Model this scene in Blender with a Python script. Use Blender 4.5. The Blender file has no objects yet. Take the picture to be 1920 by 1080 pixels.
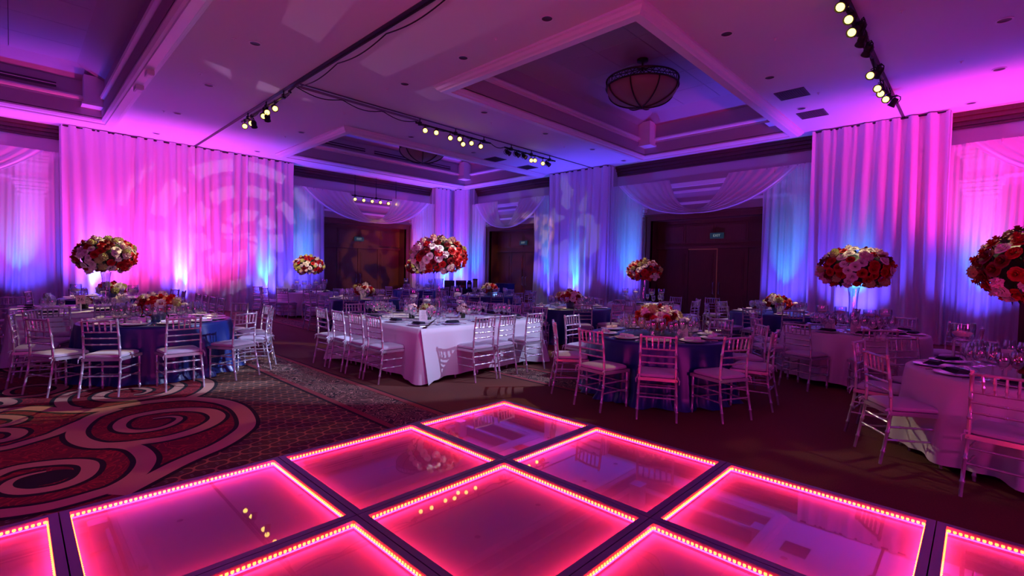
import bpy, math, random
from mathutils import Vector, Matrix
random.seed(7)
R = math.radians
PI = math.pi
C = bpy.context.scene.collection
SC = bpy.context.scene

# ------------------------------------------------------------------ camera
CAM_H = 1.58
p_, r_, y_ = R(2.0393), R(1.043), R(44.052)
FWD = Vector((math.cos(y_) * math.cos(p_), math.sin(y_) * math.cos(p_), -math.sin(p_)))
RGT = Vector((math.sin(y_), -math.cos(y_), 0))
UPV = RGT.cross(FWD)
R2 = math.cos(r_) * RGT + math.sin(r_) * UPV
U2 = -math.sin(r_) * RGT + math.cos(r_) * UPV
cd = bpy.data.cameras.new('camera')
cam = bpy.data.objects.new('camera', cd)
C.objects.link(cam)
cd.sensor_width = 36.0
cd.lens = 907.3 / 1920 * 36
cd.clip_start = 0.05
cd.clip_end = 200
cam.matrix_world = Matrix(((R2.x, U2.x, -FWD.x, 0), (R2.y, U2.y, -FWD.y, 0), (R2.z, U2.z, -FWD.z, CAM_H), (0, 0, 0, 1)))
SC.camera = cam


def px_of(x, y, z):
    q = Vector((x, y, z - CAM_H))
    d = q.dot(FWD)
    if d < 0.1:
        return (-9999, 0, d)
    return (960 + 907.3 * q.dot(R2) / d, 540 - 907.3 * q.dot(U2) / d, d)


# ------------------------------------------------------------------ exposure, world
SC.view_settings.view_transform = 'Standard'
SC.view_settings.look = 'None'
SC.view_settings.exposure = 0.0
SC.view_settings.gamma = 1.0
SC.view_settings.use_curve_mapping = False
SC.cycles.use_denoising = True
SC.cycles.max_bounces = 7
SC.cycles.transparent_max_bounces = 16
SC.cycles.sample_clamp_indirect = 6.0
w = bpy.data.worlds.new('night')
SC.world = w
w.use_nodes = True
w.node_tree.nodes['Background'].inputs[0].default_value = (0.02, 0.01, 0.05, 1)
w.node_tree.nodes['Background'].inputs[1].default_value = 0.3

CEIL = 5.5
WL = 18.85   # front plane of the left wall piers (runs along x)
WR = 15.2    # front plane of the right wall piers (runs along y)


# ------------------------------------------------------------------ lights
def lamp(kind, name, loc, target, energy, color, size=0.1, angle=60, blend=0.6):
    ld = bpy.data.lights.new(name, kind)
    ld.energy = energy
    ld.color = color
    if kind == 'SPOT':
        ld.spot_size = R(angle)
        ld.spot_blend = blend
        ld.shadow_soft_size = size
    elif kind == 'AREA':
        ld.size = size
    else:
        ld.shadow_soft_size = size
    o = bpy.data.objects.new(name, ld)
    C.objects.link(o)
    o.location = loc
    d = Vector(target) - Vector(loc)
    o.rotation_euler = d.to_track_quat('-Z', 'Y').to_euler()
    return o


def gobo(o, kind, scale):
    """pattern glass in a projector: modulates the beam by direction inside the cone"""
    ld = o.data
    ld.use_nodes = True
    nt = ld.node_tree
    N = nt.nodes
    em = [n for n in N if n.type == 'EMISSION'][0]
    tc = N.new('ShaderNodeTexCoord')
    sp = N.new('ShaderNodeSeparateXYZ')
    nt.links.new(tc.outputs['Normal'], sp.inputs[0])
    def m(op, a, b=None):
        n = N.new('ShaderNodeMath')
        n.operation = op
        for i, v in enumerate((a, b)):
            if v is None:
                continue
            if isinstance(v, (int, float)):
                n.inputs[i].default_value = v
            else:
                nt.links.new(v, n.inputs[i])
        return n.outputs[0]
    u = m('DIVIDE', sp.outputs[0], sp.outputs[2])
    v = m('DIVIDE', sp.outputs[1], sp.outputs[2])
    if kind == 'rings':
        rr = m('SQRT', m('ADD', m('MULTIPLY', u, u), m('MULTIPLY', v, v)))
        an = m('ARCTAN2', v, u)
        f = m('SINE', m('ADD', m('MULTIPLY', rr, scale), m('MULTIPLY', an, 2.0)))
        g = m('SINE', m('MULTIPLY', an, 9.0))
        f = m('MULTIPLY', m('GREATER_THAN', f, 0.1), m('GREATER_THAN', g, -0.6))
    elif kind == 'bars':
        f = m('GREATER_THAN', m('SINE', m('MULTIPLY', m('ADD', u, m('MULTIPLY', v, 0.6)), scale)), 0.15)
        f = m('MULTIPLY', f, m('GREATER_THAN', m('SINE', m('MULTIPLY', v, scale * 0.33)), -0.2))
    else:
        nz = N.new('ShaderNodeTexNoise')
        nz.inputs['Scale'].default_value = scale
        nz.inputs['Detail'].default_value = 1.0
        cb = N.new('ShaderNodeCombineXYZ')
        nt.links.new(u, cb.inputs[0])
        nt.links.new(v, cb.inputs[1])
        nt.links.new(cb.outputs[0], nz.inputs[0])
        f = m('GREATER_THAN', nz.outputs[0], 0.5)
    f = m('ADD', m('MULTIPLY', f, 0.92), 0.08)
    nt.links.new(f, em.inputs['Strength'])


BLUE = (0.08, 0.055, 1.0)
VIOLET = (0.30, 0.035, 1.0)
PINK = (1.0, 0.02, 0.38)
MAGENTA = (1.0, 0.035, 0.50)
WARM = (1.0, 0.80, 0.46)
COOL = (0.52, 0.58, 1.0)
UP = []
# LED uplights standing along the drapes, left wall then right wall
for x in (-2.6, 0.15, 1.7, 3.85, 6.4, 7.9, 13.7, 14.6):
    UP.append((x, WL - 0.62, BLUE, 'l'))
for y in (18.2, 17.3, 12.75, 11.2, 9.1, 4.0, 2.3, 0.0, -1.8):
    UP.append((WR - 0.62, y, BLUE, 'r'))
for x, y, col, side in UP:
    tgt = (x, y + 0.62, 4.2) if side == 'l' else (x + 0.62, y, 4.2)
    lamp('SPOT', 'uplight', (x, y, 0.16), tgt, 620, col, 0.05, 92, 1.0)
    core = (x, y + 0.62, 1.9) if side == 'l' else (x + 0.62, y, 1.9)
    lamp('SPOT', 'uplight_core', (x, y, 0.16), core, 700, (0.0, 0.40, 1.0), 0.04, 27, 1.0)
# pink floods washing the left drape, the left alcove and the upper right drape
for x, y, tx, tz, e in ((2.2, 16.6, 2.4, 3.7, 1000), (4.6, 16.6, 4.4, 3.7, 850), (-0.6, 17.0, -1.6, 3.5, 650), (12.2, 17.2, 13.4, 4.9, 420)):
    lamp('SPOT', 'pink_flood', (x, y, 0.3), (tx, WL, tz), e, (1.0, 0.04, 0.46), 0.15, 100, 1.0)
lamp('SPOT', 'pink_flood', (13.2, -2.6, 1.2), (15.2, 1.4, 5.4), 1500, PINK, 0.2, 62, 0.9)
lamp('SPOT', 'pink_flood', (12.6, -1.0, 0.8), (15.4, -0.6, 5.3), 1000, (1.0, 0.015, 0.28), 0.2, 80, 0.9)
lamp('SPOT', 'pink_flood', (12.0, 2.0, 0.4), (15.3, 9.0, 4.4), 200, PINK, 0.2, 50, 0.9)
# added fill spots low before the alcoves, put in to brighten the swags
for c_, side, e, col in ((-2.25, 'l', 260, (1.0, 0.05, 0.6)), (10.82, 'l', 230, (0.30, 0.10, 1.0)), (15.12, 'r', 200, (0.26, 0.10, 1.0)), (6.62, 'r', 230, (0.36, 0.08, 1.0)), (-2.5, 'r', 260, (1.0, 0.05, 0.6))):
    a_, b_ = ((c_, WL - 0.7, 0.2), (c_, WL + 0.15, 4.1)) if side == 'l' else ((WR - 0.7, c_, 0.2), (WR + 0.15, c_, 4.1))
    lamp('SPOT', 'swag_fill', a_, b_, e, col, 0.08, 70, 1.0)
# added fill lamps, no source in view: broad washes on ceiling and room
lamp('SPOT', 'ceiling_fill', (-2.5, 2.0, 1.0), (4.0, 6.0, 5.5), 330, MAGENTA, 0.4, 130, 1.0)
lamp('SPOT', 'ceiling_fill', (2.0, -4.0, 1.0), (6.0, 4.0, 5.5), 330, MAGENTA, 0.4, 130, 1.0)
lamp('SPOT', 'ceiling_fill', (9.4, 9.0, 2.6), (9.4, 9.2, 5.5), 30, VIOLET, 0.4, 150, 1.0)
lamp('SPOT', 'ceiling_fill', (2.4, 14.2, 2.6), (2.6, 14.6, 5.5), 55, VIOLET, 0.4, 150, 1.0)
lamp('SPOT', 'ceiling_fill', (11.0, 0.6, 2.6), (11.6, 1.0, 5.5), 55, VIOLET, 0.4, 150, 1.0)
lamp('AREA', 'room_fill', (0.5, -4.5, 4.6), (7.0, 6.0, 0.4), 36, (0.30, 0.06, 1.0), 2.0)
lamp('AREA', 'room_fill', (-4.5, 3.0, 4.6), (5.0, 9.0, 0.4), 36, (0.30, 0.09, 1.0), 2.0)


# ------------------------------------------------------------------ materials
def mat(name, col, rough=0.6, metal=0.0, emit=None, estr=0.0, spec=0.5, bump=None, var=None, sheen=0.0):
    m = bpy.data.materials.new(name)
    m.use_nodes = True
    nt = m.node_tree
    b = nt.nodes['Principled BSDF']
    b.inputs['Base Color'].default_value = (*col, 1)
    b.inputs['Roughness'].default_value = rough
    b.inputs['Metallic'].default_value = metal
    b.inputs['Specular IOR Level'].default_value = spec
    if sheen:
        b.inputs['Sheen Weight'].default_value = sheen
    if emit:
        b.inputs['Emission Color'].default_value = (*emit, 1)
        b.inputs['Emission Strength'].default_value = estr
    if bump or var:
        tc = nt.nodes.new('ShaderNodeTexCoord')
        nz = nt.nodes.new('ShaderNodeTexNoise')
        nz.inputs['Scale'].default_value = (bump or var)[0]
        nz.inputs['Detail'].default_value = 4
        nt.links.new(tc.outputs['Object'], nz.inputs['Vector'])
        if bump:
            bp = nt.nodes.new('ShaderNodeBump')
            bp.inputs['Strength'].default_value = bump[1]
            bp.inputs['Distance'].default_value = 0.01
            nt.links.new(nz.outputs[0], bp.inputs['Height'])
            nt.links.new(bp.outputs[0], b.inputs['Normal'])
        if var:
            mx = nt.nodes.new('ShaderNodeMix')
            mx.data_type = 'RGBA'
            mx.inputs[6].default_value = (*col, 1)
            mx.inputs[7].default_value = (*var[1], 1)
            nt.links.new(nz.outputs[0], mx.inputs[0])
            nt.links.new(mx.outputs[2], b.inputs['Base Color'])
    return m


def cloth(name, col, trans, clear, rough=0.8):
    """thin fabric: diffuse + translucent, plus a share of open weave"""
    m = bpy.data.materials.new(name)
    m.use_nodes = True
    nt = m.node_tree
    nt.nodes.clear()
    N = nt.nodes.new
    out = N('ShaderNodeOutputMaterial')
    d = N('ShaderNodeBsdfDiffuse')
    t = N('ShaderNodeBsdfTranslucent')
    d.inputs[0].default_value = (*col, 1)
    t.inputs[0].default_value = (*col, 1)
    mx = N('ShaderNodeMixShader')
    mx.inputs[0].default_value = trans
    nt.links.new(d.outputs[0], mx.inputs[1])
    nt.links.new(t.outputs[0], mx.inputs[2])
    last = mx
    if clear:
        tr = N('ShaderNodeBsdfTransparent')
        m2 = N('ShaderNodeMixShader')
        m2.inputs[0].default_value = clear
        nt.links.new(mx.outputs[0], m2.inputs[1])
        nt.links.new(tr.outputs[0], m2.inputs[2])
        last = m2
    nt.links.new(last.outputs[0], out.inputs[0])
    return m


def glass(name, tint=(0.98, 0.98, 0.99), blend=1.0, rough=0.05, base=0.15, power=2.0):
    """thin clear glass: straight-through transmission with mirror reflection growing at grazing angles"""
    m = bpy.data.materials.new(name)
    m.use_nodes = True
    nt = m.node_tree
    nt.nodes.clear()
    N = nt.nodes.new
    out = N('ShaderNodeOutputMaterial')
    tr = N('ShaderNodeBsdfTransparent')
    tr.inputs[0].default_value = (*tint, 1)
    gl = N('ShaderNodeBsdfGlossy')
    gl.inputs['Roughness'].default_value = rough
    lw = N('ShaderNodeLayerWeight')
    lw.inputs[0].default_value = blend
    lw.inputs[0].default_value = 0.5
    pw = N('ShaderNodeMath')
    pw.operation = 'POWER'
    pw.inputs[1].default_value = power
    nt.links.new(lw.outputs['Facing'], pw.inputs[0])
    mr = N('ShaderNodeMath')
    mr.operation = 'MULTIPLY_ADD'
    mr.inputs[1].default_value = blend
    mr.inputs[2].default_value = base
    nt.links.new(pw.outputs[0], mr.inputs[0])
    mx = N('ShaderNodeMixShader')
    nt.links.new(mr.outputs[0], mx.inputs[0])
    nt.links.new(tr.outputs[0], mx.inputs[1])
    nt.links.new(gl.outputs[0], mx.inputs[2])
    nt.links.new(mx.outputs[0], out.inputs[0])
    return m


def emitter(name, col, s):
    m = bpy.data.materials.new(name)
    m.use_nodes = True
    nt = m.node_tree
    nt.nodes.clear()
    o = nt.nodes.new('ShaderNodeOutputMaterial')
    e = nt.nodes.new('ShaderNodeEmission')
    e.inputs[0].default_value = (*col, 1)
    e.inputs[1].default_value = s
    nt.links.new(e.outputs[0], o.inputs[0])
    return m


def wood(name, c1, c2, rough=0.4):
    m = mat(name, c1, rough)
    nt = m.node_tree
    b = nt.nodes['Principled BSDF']
    tc = nt.nodes.new('ShaderNodeTexCoord')
    mp = nt.nodes.new('ShaderNodeMapping')
    mp.inputs['Scale'].default_value = (14, 14, 1.2)
    nz = nt.nodes.new('ShaderNodeTexNoise')
    nz.inputs['Scale'].default_value = 2.0
    nz.inputs['Detail'].default_value = 5
    mx = nt.nodes.new('ShaderNodeMix')
    mx.data_type = 'RGBA'
    mx.inputs[6].default_value = (*c1, 1)
    mx.inputs[7].default_value = (*c2, 1)
    nt.links.new(tc.outputs['Object'], mp.inputs[0])
    nt.links.new(mp.outputs[0], nz.inputs[0])
    nt.links.new(nz.outputs[0], mx.inputs[0])
    nt.links.new(mx.outputs[2], b.inputs['Base Color'])
    return m


M = dict(
    coffer=mat('coffer_shaded_paint', (0.42, 0.38, 0.42), 0.75, bump=(3, 0.05)),  # darker copy of the ceiling paint, recess shade put into the colour
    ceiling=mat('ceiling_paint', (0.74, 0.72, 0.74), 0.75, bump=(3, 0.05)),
    mould=mat('white_moulding', (0.82, 0.80, 0.82), 0.35),
    wall=mat('wall_paint', (0.46, 0.40, 0.42), 0.7),
    crown=wood('crown_wood', (0.10, 0.035, 0.03), (0.05, 0.018, 0.016), 0.4),
    door=wood('door_wood', (0.16, 0.055, 0.03), (0.08, 0.028, 0.018), 0.38),
    stone=mat('pilaster_plaster', (0.8, 0.78, 0.78), 0.5),
    drape=cloth('drape_cloth', (0.83, 0.80, 0.83), 0.25, 0.0),
    sheer=cloth('sheer_cloth', (0.85, 0.83, 0.86), 0.35, 0.38),
    swag=cloth('swag_cloth', (0.86, 0.84, 0.87), 0.3, 0.10),
    silver=mat('silver_paint', (0.58, 0.56, 0.61), 0.27, 0.5),
    cushion=mat('cushion_cloth', (0.50, 0.46, 0.54), 0.75, sheen=0.2),
    white=mat('white_linen', (0.66, 0.64, 0.68), 0.7, bump=(60, 0.06)),
    navy=mat('navy_satin', (0.004, 0.020, 0.15), 0.36, spec=0.6),
    navynap=mat('navy_napkin', (0.008, 0.010, 0.03), 0.7),
    whitenap=mat('white_napkin', (0.78, 0.75, 0.78), 0.7),
    plate=mat('silver_charger', (0.7, 0.68, 0.72), 0.2, 0.35),
    cutlery=mat('cutlery_steel', (0.8, 0.8, 0.82), 0.12, 1.0),
    glass=glass('clear_glass'),
    vase=glass('vase_glass', (0.95, 0.95, 0.97), 0.85, 0.04, 0.09),
    wax=mat('candle_wax', (0.86, 0.78, 0.74), 0.5),
    water=glass('still_water', (0.9, 0.92, 0.95), 0.8, 0.02, 0.05),
    red=mat('red_petal', (0.52, 0.004, 0.010), 0.6),
    dred=mat('dark_red_petal', (0.20, 0.003, 0.010), 0.6),
    cream=mat('cream_petal', (0.86, 0.80, 0.72), 0.6),
    blush=mat('blush_petal', (0.84, 0.64, 0.60), 0.6),
    lime=mat('lime_petal', (0.50, 0.52, 0.16), 0.6),
    leaf=mat('dark_leaf', (0.025, 0.06, 0.018), 0.5),
    bowl=mat('blue_grey_bowl', (0.30, 0.36, 0.48), 0.3, 0.2),
    posy=mat('dark_green_posy_vase', (0.03, 0.05, 0.025), 0.35),
    card=mat('card_paper', (0.80, 0.74, 0.74), 0.7),
    cardpink=mat('pink_card', (0.85, 0.52, 0.52), 0.7),
    ink=mat('black_ink', (0.01, 0.01, 0.012), 0.6),
    black=mat('black_metal', (0.012, 0.012, 0.014), 0.45, 0.3),
    bronze=mat('bronze_metal', (0.03, 0.018, 0.014), 0.45, 0.6),
    alab=mat('alabaster', (0.26, 0.17, 0.14), 0.5),
    vent=mat('grille_grey', (0.10, 0.09, 0.10), 0.6),
    can=mat('downlight_dark', (0.06, 0.04, 0.05), 0.5),
    plastic=mat('white_plastic', (0.75, 0.73, 0.74), 0.4),
    lens=emitter('lamp_lens', (1.0, 0.66, 0.11), 6.5),
    steel=mat('floor_frame_metal', (0.26, 0.20, 0.29), 0.42, 0.5),
    steeldark=mat('floor_frame_side', (0.05, 0.045, 0.055), 0.5, 0.3),
    base=mat('frosted_base_board', (0.40, 0.34, 0.44), 0.85),
    pane=glass('floor_glass', (0.95, 0.94, 0.97), 0.75, 0.015, 0.045, 4.0),
    tape=emitter('led_tape', (1.0, 0.010, 0.34), 48.0),
    bulb=emitter('led_bulb', (1.0, 0.028, 0.004), 76.0),
    green=mat('green_crate', (0.02, 0.09, 0.05), 0.5),
    darkbox=mat('dark_box', (0.02, 0.02, 0.03), 0.5),
    bottle=glass('bottle_glass', (0.5, 0.55, 0.6), 0.7, 0.05, 0.15),
    labelred=mat('red_label', (0.5, 0.05, 0.06), 0.5),
    labelblue=mat('blue_label', (0.05, 0.12, 0.45), 0.5),
    exitgreen=mat('exit_sign_face', (0.02, 0.05, 0.055), 0.4, emit=(0.03, 0.14, 0.18), estr=0.12),
    exitletter=emitter('exit_letters', (0.6, 0.7, 0.85), 0.3),
    screen=emitter('lit_table_number', (0.12, 0.3, 1.0), 1.6),
    screenink=emitter('lit_number_glyphs', (0.7, 0.85, 1.0), 1.6),
    handle=mat('brushed_handle', (0.6, 0.6, 0.65), 0.3, 0.9),
    brass=mat('brass_strip', (0.7, 0.5, 0.2), 0.35, 0.9),
    c_red=mat('carpet_red', (0.26, 0.010, 0.022), 0.95),
    c_tan=mat('carpet_tan', (0.62, 0.32, 0.22), 0.95, bump=(220, 0.4)),
    c_black=mat('carpet_black', (0.008, 0.006, 0.009), 0.95),
    c_line=mat('carpet_line_red', (0.30, 0.05, 0.05), 0.95),
)


def add_red_scrolls(m):
    nt = m.node_tree
    b = nt.nodes['Principled BSDF']
    N = nt.nodes.new
    tc = N('ShaderNodeTexCoord')
    nz = N('ShaderNodeTexNoise')
    nz.inputs['Scale'].default_value = 5.5
    nz.inputs['Detail'].default_value = 1.5
    nz.inputs['Distortion'].default_value = 1.2
    nt.links.new(tc.outputs['Object'], nz.inputs[0])
    a = N('ShaderNodeMath'); a.operation = 'MULTIPLY'; a.inputs[1].default_value = 42
    nt.links.new(nz.outputs[0], a.inputs[0])
    s = N('ShaderNodeMath'); s.operation = 'SINE'
    nt.links.new(a.outputs[0], s.inputs[0])
    rp = N('ShaderNodeValToRGB')
    rp.color_ramp.elements[0].position = 0.62
    rp.color_ramp.elements[0].color = (0.20, 0.008, 0.018, 1)
    rp.color_ramp.elements[1].position = 0.82
    rp.color_ramp.elements[1].color = (0.44, 0.018, 0.030, 1)
    nt.links.new(s.outputs[0], rp.inputs[0])
    nt.links.new(rp.outputs[0], b.inputs['Base Color'])


add_red_scrolls(M['c_red'])


def carpet_material():
    m = mat('carpet', (0.1, 0.03, 0.02), 0.95)
    nt = m.node_tree
    b = nt.nodes['Principled BSDF']
    N = nt.nodes.new
    L = nt.links.new
    tc = N('ShaderNodeTexCoord')
    sp = N('ShaderNodeSeparateXYZ')
    L(tc.outputs['Object'], sp.inputs[0])

    def mt(op, a, b_=None, c_=None):
        n = N('ShaderNodeMath')
        n.operation = op
        for i, v in enumerate((a, b_, c_)):
            if v is None:
                continue
            if isinstance(v, (int, float)):
                n.inputs[i].default_value = v
            else:
                L(v, n.inputs[i])
        return n.outputs[0]

    def mixc(f, a, b_):
        n = N('ShaderNodeMix')
        n.data_type = 'RGBA'
        L(f, n.inputs[0])
        for i, v in ((6, a), (7, b_)):
            if isinstance(v, tuple):
                n.inputs[i].default_value = (*v, 1)
            else:
                L(v, n.inputs[i])
        return n.outputs[2]
    X, Y = sp.outputs[0], sp.outputs[1]
    # plain part: warm brown with a fine speckle
    nz = N('ShaderNodeTexNoise')
    nz.inputs['Scale'].default_value = 90
    nz.inputs['Detail'].default_value = 3
    L(tc.outputs['Object'], nz.inputs[0])
    plain = mixc(nz.outputs[0], (0.075, 0.020, 0.011), (0.19, 0.055, 0.030))
    # lattice part: wavy diagonal lines with pale quatrefoils
    k = 2 * PI / 0.24
    u = mt('ADD', mt('MULTIPLY', mt('ADD', X, Y), k / 2), mt('MULTIPLY', mt('SINE', mt('MULTIPLY', mt('SUBTRACT', X, Y), k)), 0.35))
    v = mt('ADD', mt('MULTIPLY', mt('SUBTRACT', X, Y), k / 2), mt('MULTIPLY', mt('SINE', mt('MULTIPLY', mt('ADD', X, Y), k)), 0.35))
    line = mt('MAXIMUM', mt('GREATER_THAN', mt('ABSOLUTE', mt('COSINE', u)), 0.985), mt('GREATER_THAN', mt('ABSOLUTE', mt('COSINE', v)), 0.985))
    su, sv = mt('ABSOLUTE', mt('COSINE', u)), mt('ABSOLUTE', mt('COSINE', v))
    cx, cy = mt('ABSOLUTE', mt('SINE', mt('MULTIPLY', X, k))), mt('ABSOLUTE', mt('SINE', mt('MULTIPLY', Y, k)))
    near = mt('LESS_THAN', mt('ADD', mt('MULTIPLY', su, su), mt('MULTIPLY', sv, sv)), 0.30)
    ring = mt('GREATER_THAN', mt('ADD', mt('MULTIPLY', su, su), mt('MULTIPLY', sv, sv)), 0.06)
    foil = mt('MULTIPLY', mt('MULTIPLY', near, ring), mt('GREATER_THAN', mt('MULTIPLY', cx, cy), 0.30))
    latt = mixc(nz.outputs[0], (0.05, 0.03, 0.018), (0.13, 0.06, 0.036))
    latt = mixc(line, latt, (0.42, 0.17, 0.09))
    latt = mixc(foil, latt, (0.56, 0.42, 0.38))
    # border strip: dark ground with curling tan contours
    n2 = N('ShaderNodeTexNoise')
    n2.inputs['Scale'].default_value = 4.5
    n2.inputs['Detail'].default_value = 1
    n2.inputs['Distortion'].default_value = 1.6
    L(tc.outputs['Object'], n2.inputs[0])
    s1 = mt('SINE', mt('MULTIPLY', n2.outputs[0], 60))
    s2 = mt('SINE', mt('MULTIPLY', n2.outputs[0], 23))
    strip = mixc(mt('GREATER_THAN', s2, 0.1), (0.03, 0.018, 0.014), (0.12, 0.045, 0.034))
    strip = mixc(mt('GREATER_THAN', s1, 0.72), strip, (0.46, 0.25, 0.18))
    in1 = mt('MULTIPLY', mt('GREATER_THAN', X, 2.62), mt('LESS_THAN', X, 3.24))
    in2 = mt('MULTIPLY', mt('MULTIPLY', mt('GREATER_THAN', X, 5.20), mt('LESS_THAN', X, 5.82)), mt('GREATER_THAN', Y, 3.0))
    inl = mt('LESS_THAN', X, 2.62)
    col = mixc(inl, plain, latt)
    col = mixc(mt('MAXIMUM', in1, in2), col, strip)
    L(col, b.inputs['Base Color'])
    bp = N('ShaderNodeBump')
    bp.inputs['Strength'].default_value = 0.35
    bp.inputs['Distance'].default_value = 0.006
    L(nz.outputs[0], bp.inputs['Height'])
    L(bp.outputs[0], b.inputs['Normal'])
    return m


M['carpet'] = carpet_material()


# ------------------------------------------------------------------ mesh helper
class MB:
    def __init__(self):
        self.v = []
        self.f = []

    def box(self, c, s, rz=0.0, rot=None):
        b = len(self.v)
        mtx = rot if rot else Matrix.Rotation(rz, 3, 'Z')
        for dx in (-1, 1):
            for dy in (-1, 1):
                for dz in (-1, 1):
                    q = mtx @ Vector((dx * s[0] / 2, dy * s[1] / 2, dz * s[2] / 2))
                    self.v.append((c[0] + q.x, c[1] + q.y, c[2] + q.z))
        for f in ((0, 1, 3, 2), (4, 6, 7, 5), (0, 4, 5, 1), (2, 3, 7, 6), (0, 2, 6, 4), (1, 5, 7, 3)):
            self.f.append(tuple(b + i for i in f))
        return self

    def bb(self, x0, x1, y0, y1, z0, z1):
        return self.box(((x0 + x1) / 2, (y0 + y1) / 2, (z0 + z1) / 2), (abs(x1 - x0), abs(y1 - y0), abs(z1 - z0)))

    def tube(self, pts, rad, n=8, cap=True, closed=False):
        b = len(self.v)
        pts = [Vector(q) for q in pts]
        K = len(pts)
        rads = rad if isinstance(rad, (list, tuple)) else [rad] * K
        for i, q in enumerate(pts):
            if closed:
                d = pts[(i + 1) % K] - pts[i - 1]
            else:
                d = pts[min(i + 1, K - 1)] - pts[max(i - 1, 0)]
            d.normalize()
            a = d.cross(Vector((0, 0, 1)))
            if a.length < 0.05:
                a = d.cross(Vector((0, 1, 0)))
            a.normalize()
            c = d.cross(a)
            for j in range(n):
                t = 2 * PI * j / n
                o = q + (a * math.cos(t) + c * math.sin(t)) * rads[i]
                self.v.append(tuple(o))
        for i in range(K if closed else K - 1):
            i2 = (i + 1) % K
            for j in range(n):
                j2 = (j + 1) % n
                self.f.append((b + i * n + j, b + i * n + j2, b + i2 * n + j2, b + i2 * n + j))
        if cap and not closed:
            self.f.append(tuple(b + j for j in reversed(range(n))))
            self.f.append(tuple(b + (K - 1) * n + j for j in range(n)))
        return self

    def lathe(self, prof, n=20, c=(0, 0, 0), sx=1.0, sy=1.0):
        b = len(self.v)
        K = len(prof)
        for r, z in prof:
            for j in range(n):
                t = 2 * PI * j / n
                self.v.append((c[0] + r * sx * math.cos(t), c[1] + r * sy * math.sin(t), c[2] + z))
        for i in range(K - 1):
            for j in range(n):
                j2 = (j + 1) % n
                self.f.append((b + i * n + j, b + i * n + j2, b + (i + 1) * n + j2, b + (i + 1) * n + j))
        if prof[0][0] > 1e-4:
            pass
        return self

    def disc(self, c, r, n=20, up=True):
        b = len(self.v)
        for j in range(n):
            t = 2 * PI * j / n
            self.v.append((c[0] + r * math.cos(t), c[1] + r * math.sin(t), c[2]))
        self.f.append(tuple(range(b, b + n)) if up else tuple(reversed(range(b, b + n))))
        return self

    def grid(self, fn, nu, nv, closed_u=False):
        b = len(self.v)
        for i in range(nu):
            for j in range(nv):
                self.v.append(tuple(fn(i / (nu if closed_u else nu - 1), j / (nv - 1))))
        for i in range(nu if closed_u else nu - 1):
            i2 = (i + 1) % nu
            for j in range(nv - 1):
                self.f.append((b + i * nv + j, b + i2 * nv + j, b + i2 * nv + j + 1, b + i * nv + j + 1))
        return self

    def mesh(self, name, material, smooth=True, angle=40):
        me = bpy.data.meshes.new(name)
        me.from_pydata(self.v, [], self.f)
        me.materials.append(material)
        if smooth:
            me.polygons.foreach_set('use_smooth', [True] * len(me.polygons))
            me.set_sharp_from_angle(angle=R(angle))
        me.update()
        return me

    def build(self, name, material, parent=None, loc=(0, 0, 0), rz=0.0, smooth=True, angle=40):
        return link(name, self.mesh(name, material, smooth, angle), parent, loc, rz)


def link(name, me, parent=None, loc=(0, 0, 0), rz=0.0):
    o = bpy.data.objects.new(name, me)
    C.objects.link(o)
    o.location = loc
    o.rotation_euler = (0, 0, rz)
    if parent:
        o.parent = parent
    return o


def empty(name, loc=(0, 0, 0), rz=0.0, parent=None):
    o = link(name, None, parent, loc, rz)
    o.empty_display_size = 0.1
    return o


def tag(o, label=None, cat=None, group=None, kind=None):
    if label:
        o['label'] = label
    if cat:
        o['category'] = cat
    if group:
        o['group'] = group
    if kind:
        o['kind'] = kind
    return o


KIDS = {}


def kids(o):
    return list(o.children)


def copy_tree(o, loc, rz, parent=None):
    c = o.copy()
    C.objects.link(c)
    c.location = loc
    c.rotation_euler = (0, 0, rz)
    if parent:
        c.parent = parent
    for ch in kids(o):
        k = ch.copy()
        C.objects.link(k)
        k.parent = c
        for g in kids(ch):
            q = g.copy()
            C.objects.link(q)
            q.parent = k
    return c


def text_mesh(body, size, material, depth=0.004):
    cu = bpy.data.curves.new('glyphs', 'FONT')
    cu.body = body
    cu.size = size
    cu.extrude = depth
    cu.align_x = 'CENTER'
    cu.align_y = 'CENTER'
    o = bpy.data.objects.new('glyphs', cu)
    C.objects.link(o)
    dg = bpy.context.evaluated_depsgraph_get()
    me = bpy.data.meshes.new_from_object(o.evaluated_get(dg))
    bpy.data.objects.remove(o)
    me.materials.clear()
    me.materials.append(material)
    return me


# ================================================================== SETTING
X0, Y0 = -9.0, -9.0
fl = MB().bb(X0, 17.2, Y0, 21.0, -0.1, 0.0).build('floor', M['carpet'], smooth=False)
tag(fl, kind='structure')


def ribbon(pts, wid, z, closed=False):
    """flat carpet band along a smooth curve"""
    P = [Vector((a, b, 0)) for a, b in pts]
    Q = []
    n = len(P)
    for i in range(n - 1):
        p0, p1, p2, p3 = P[max(i - 1, 0)], P[i], P[i + 1], P[min(i + 2, n - 1)]
        for s in range(5):
            t = s / 5
            Q.append(0.5 * ((2 * p1) + (p2 - p0) * t + (2 * p0 - 5 * p1 + 4 * p2 - p3) * t * t + (3 * p1 - p0 - 3 * p2 + p3) * t ** 3))
    Q.append(P[-1])
    mb = MB()
    K = len(Q)
    for i, q in enumerate(Q):
        d = Q[min(i + 1, K - 1)] - Q[max(i - 1, 0)]
        d.normalize()
        nn = Vector((-d.y, d.x, 0))
        ww = wid(i / (K - 1)) if callable(wid) else wid
        for s in (-1, 1):
            e = q + nn * ww * s
            mb.v.append((e.x, e.y, z))
    for i in range(K - 1):
        mb.f.append((2 * i, 2 * i + 1, 2 * i + 3, 2 * i + 2))
    return mb


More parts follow.
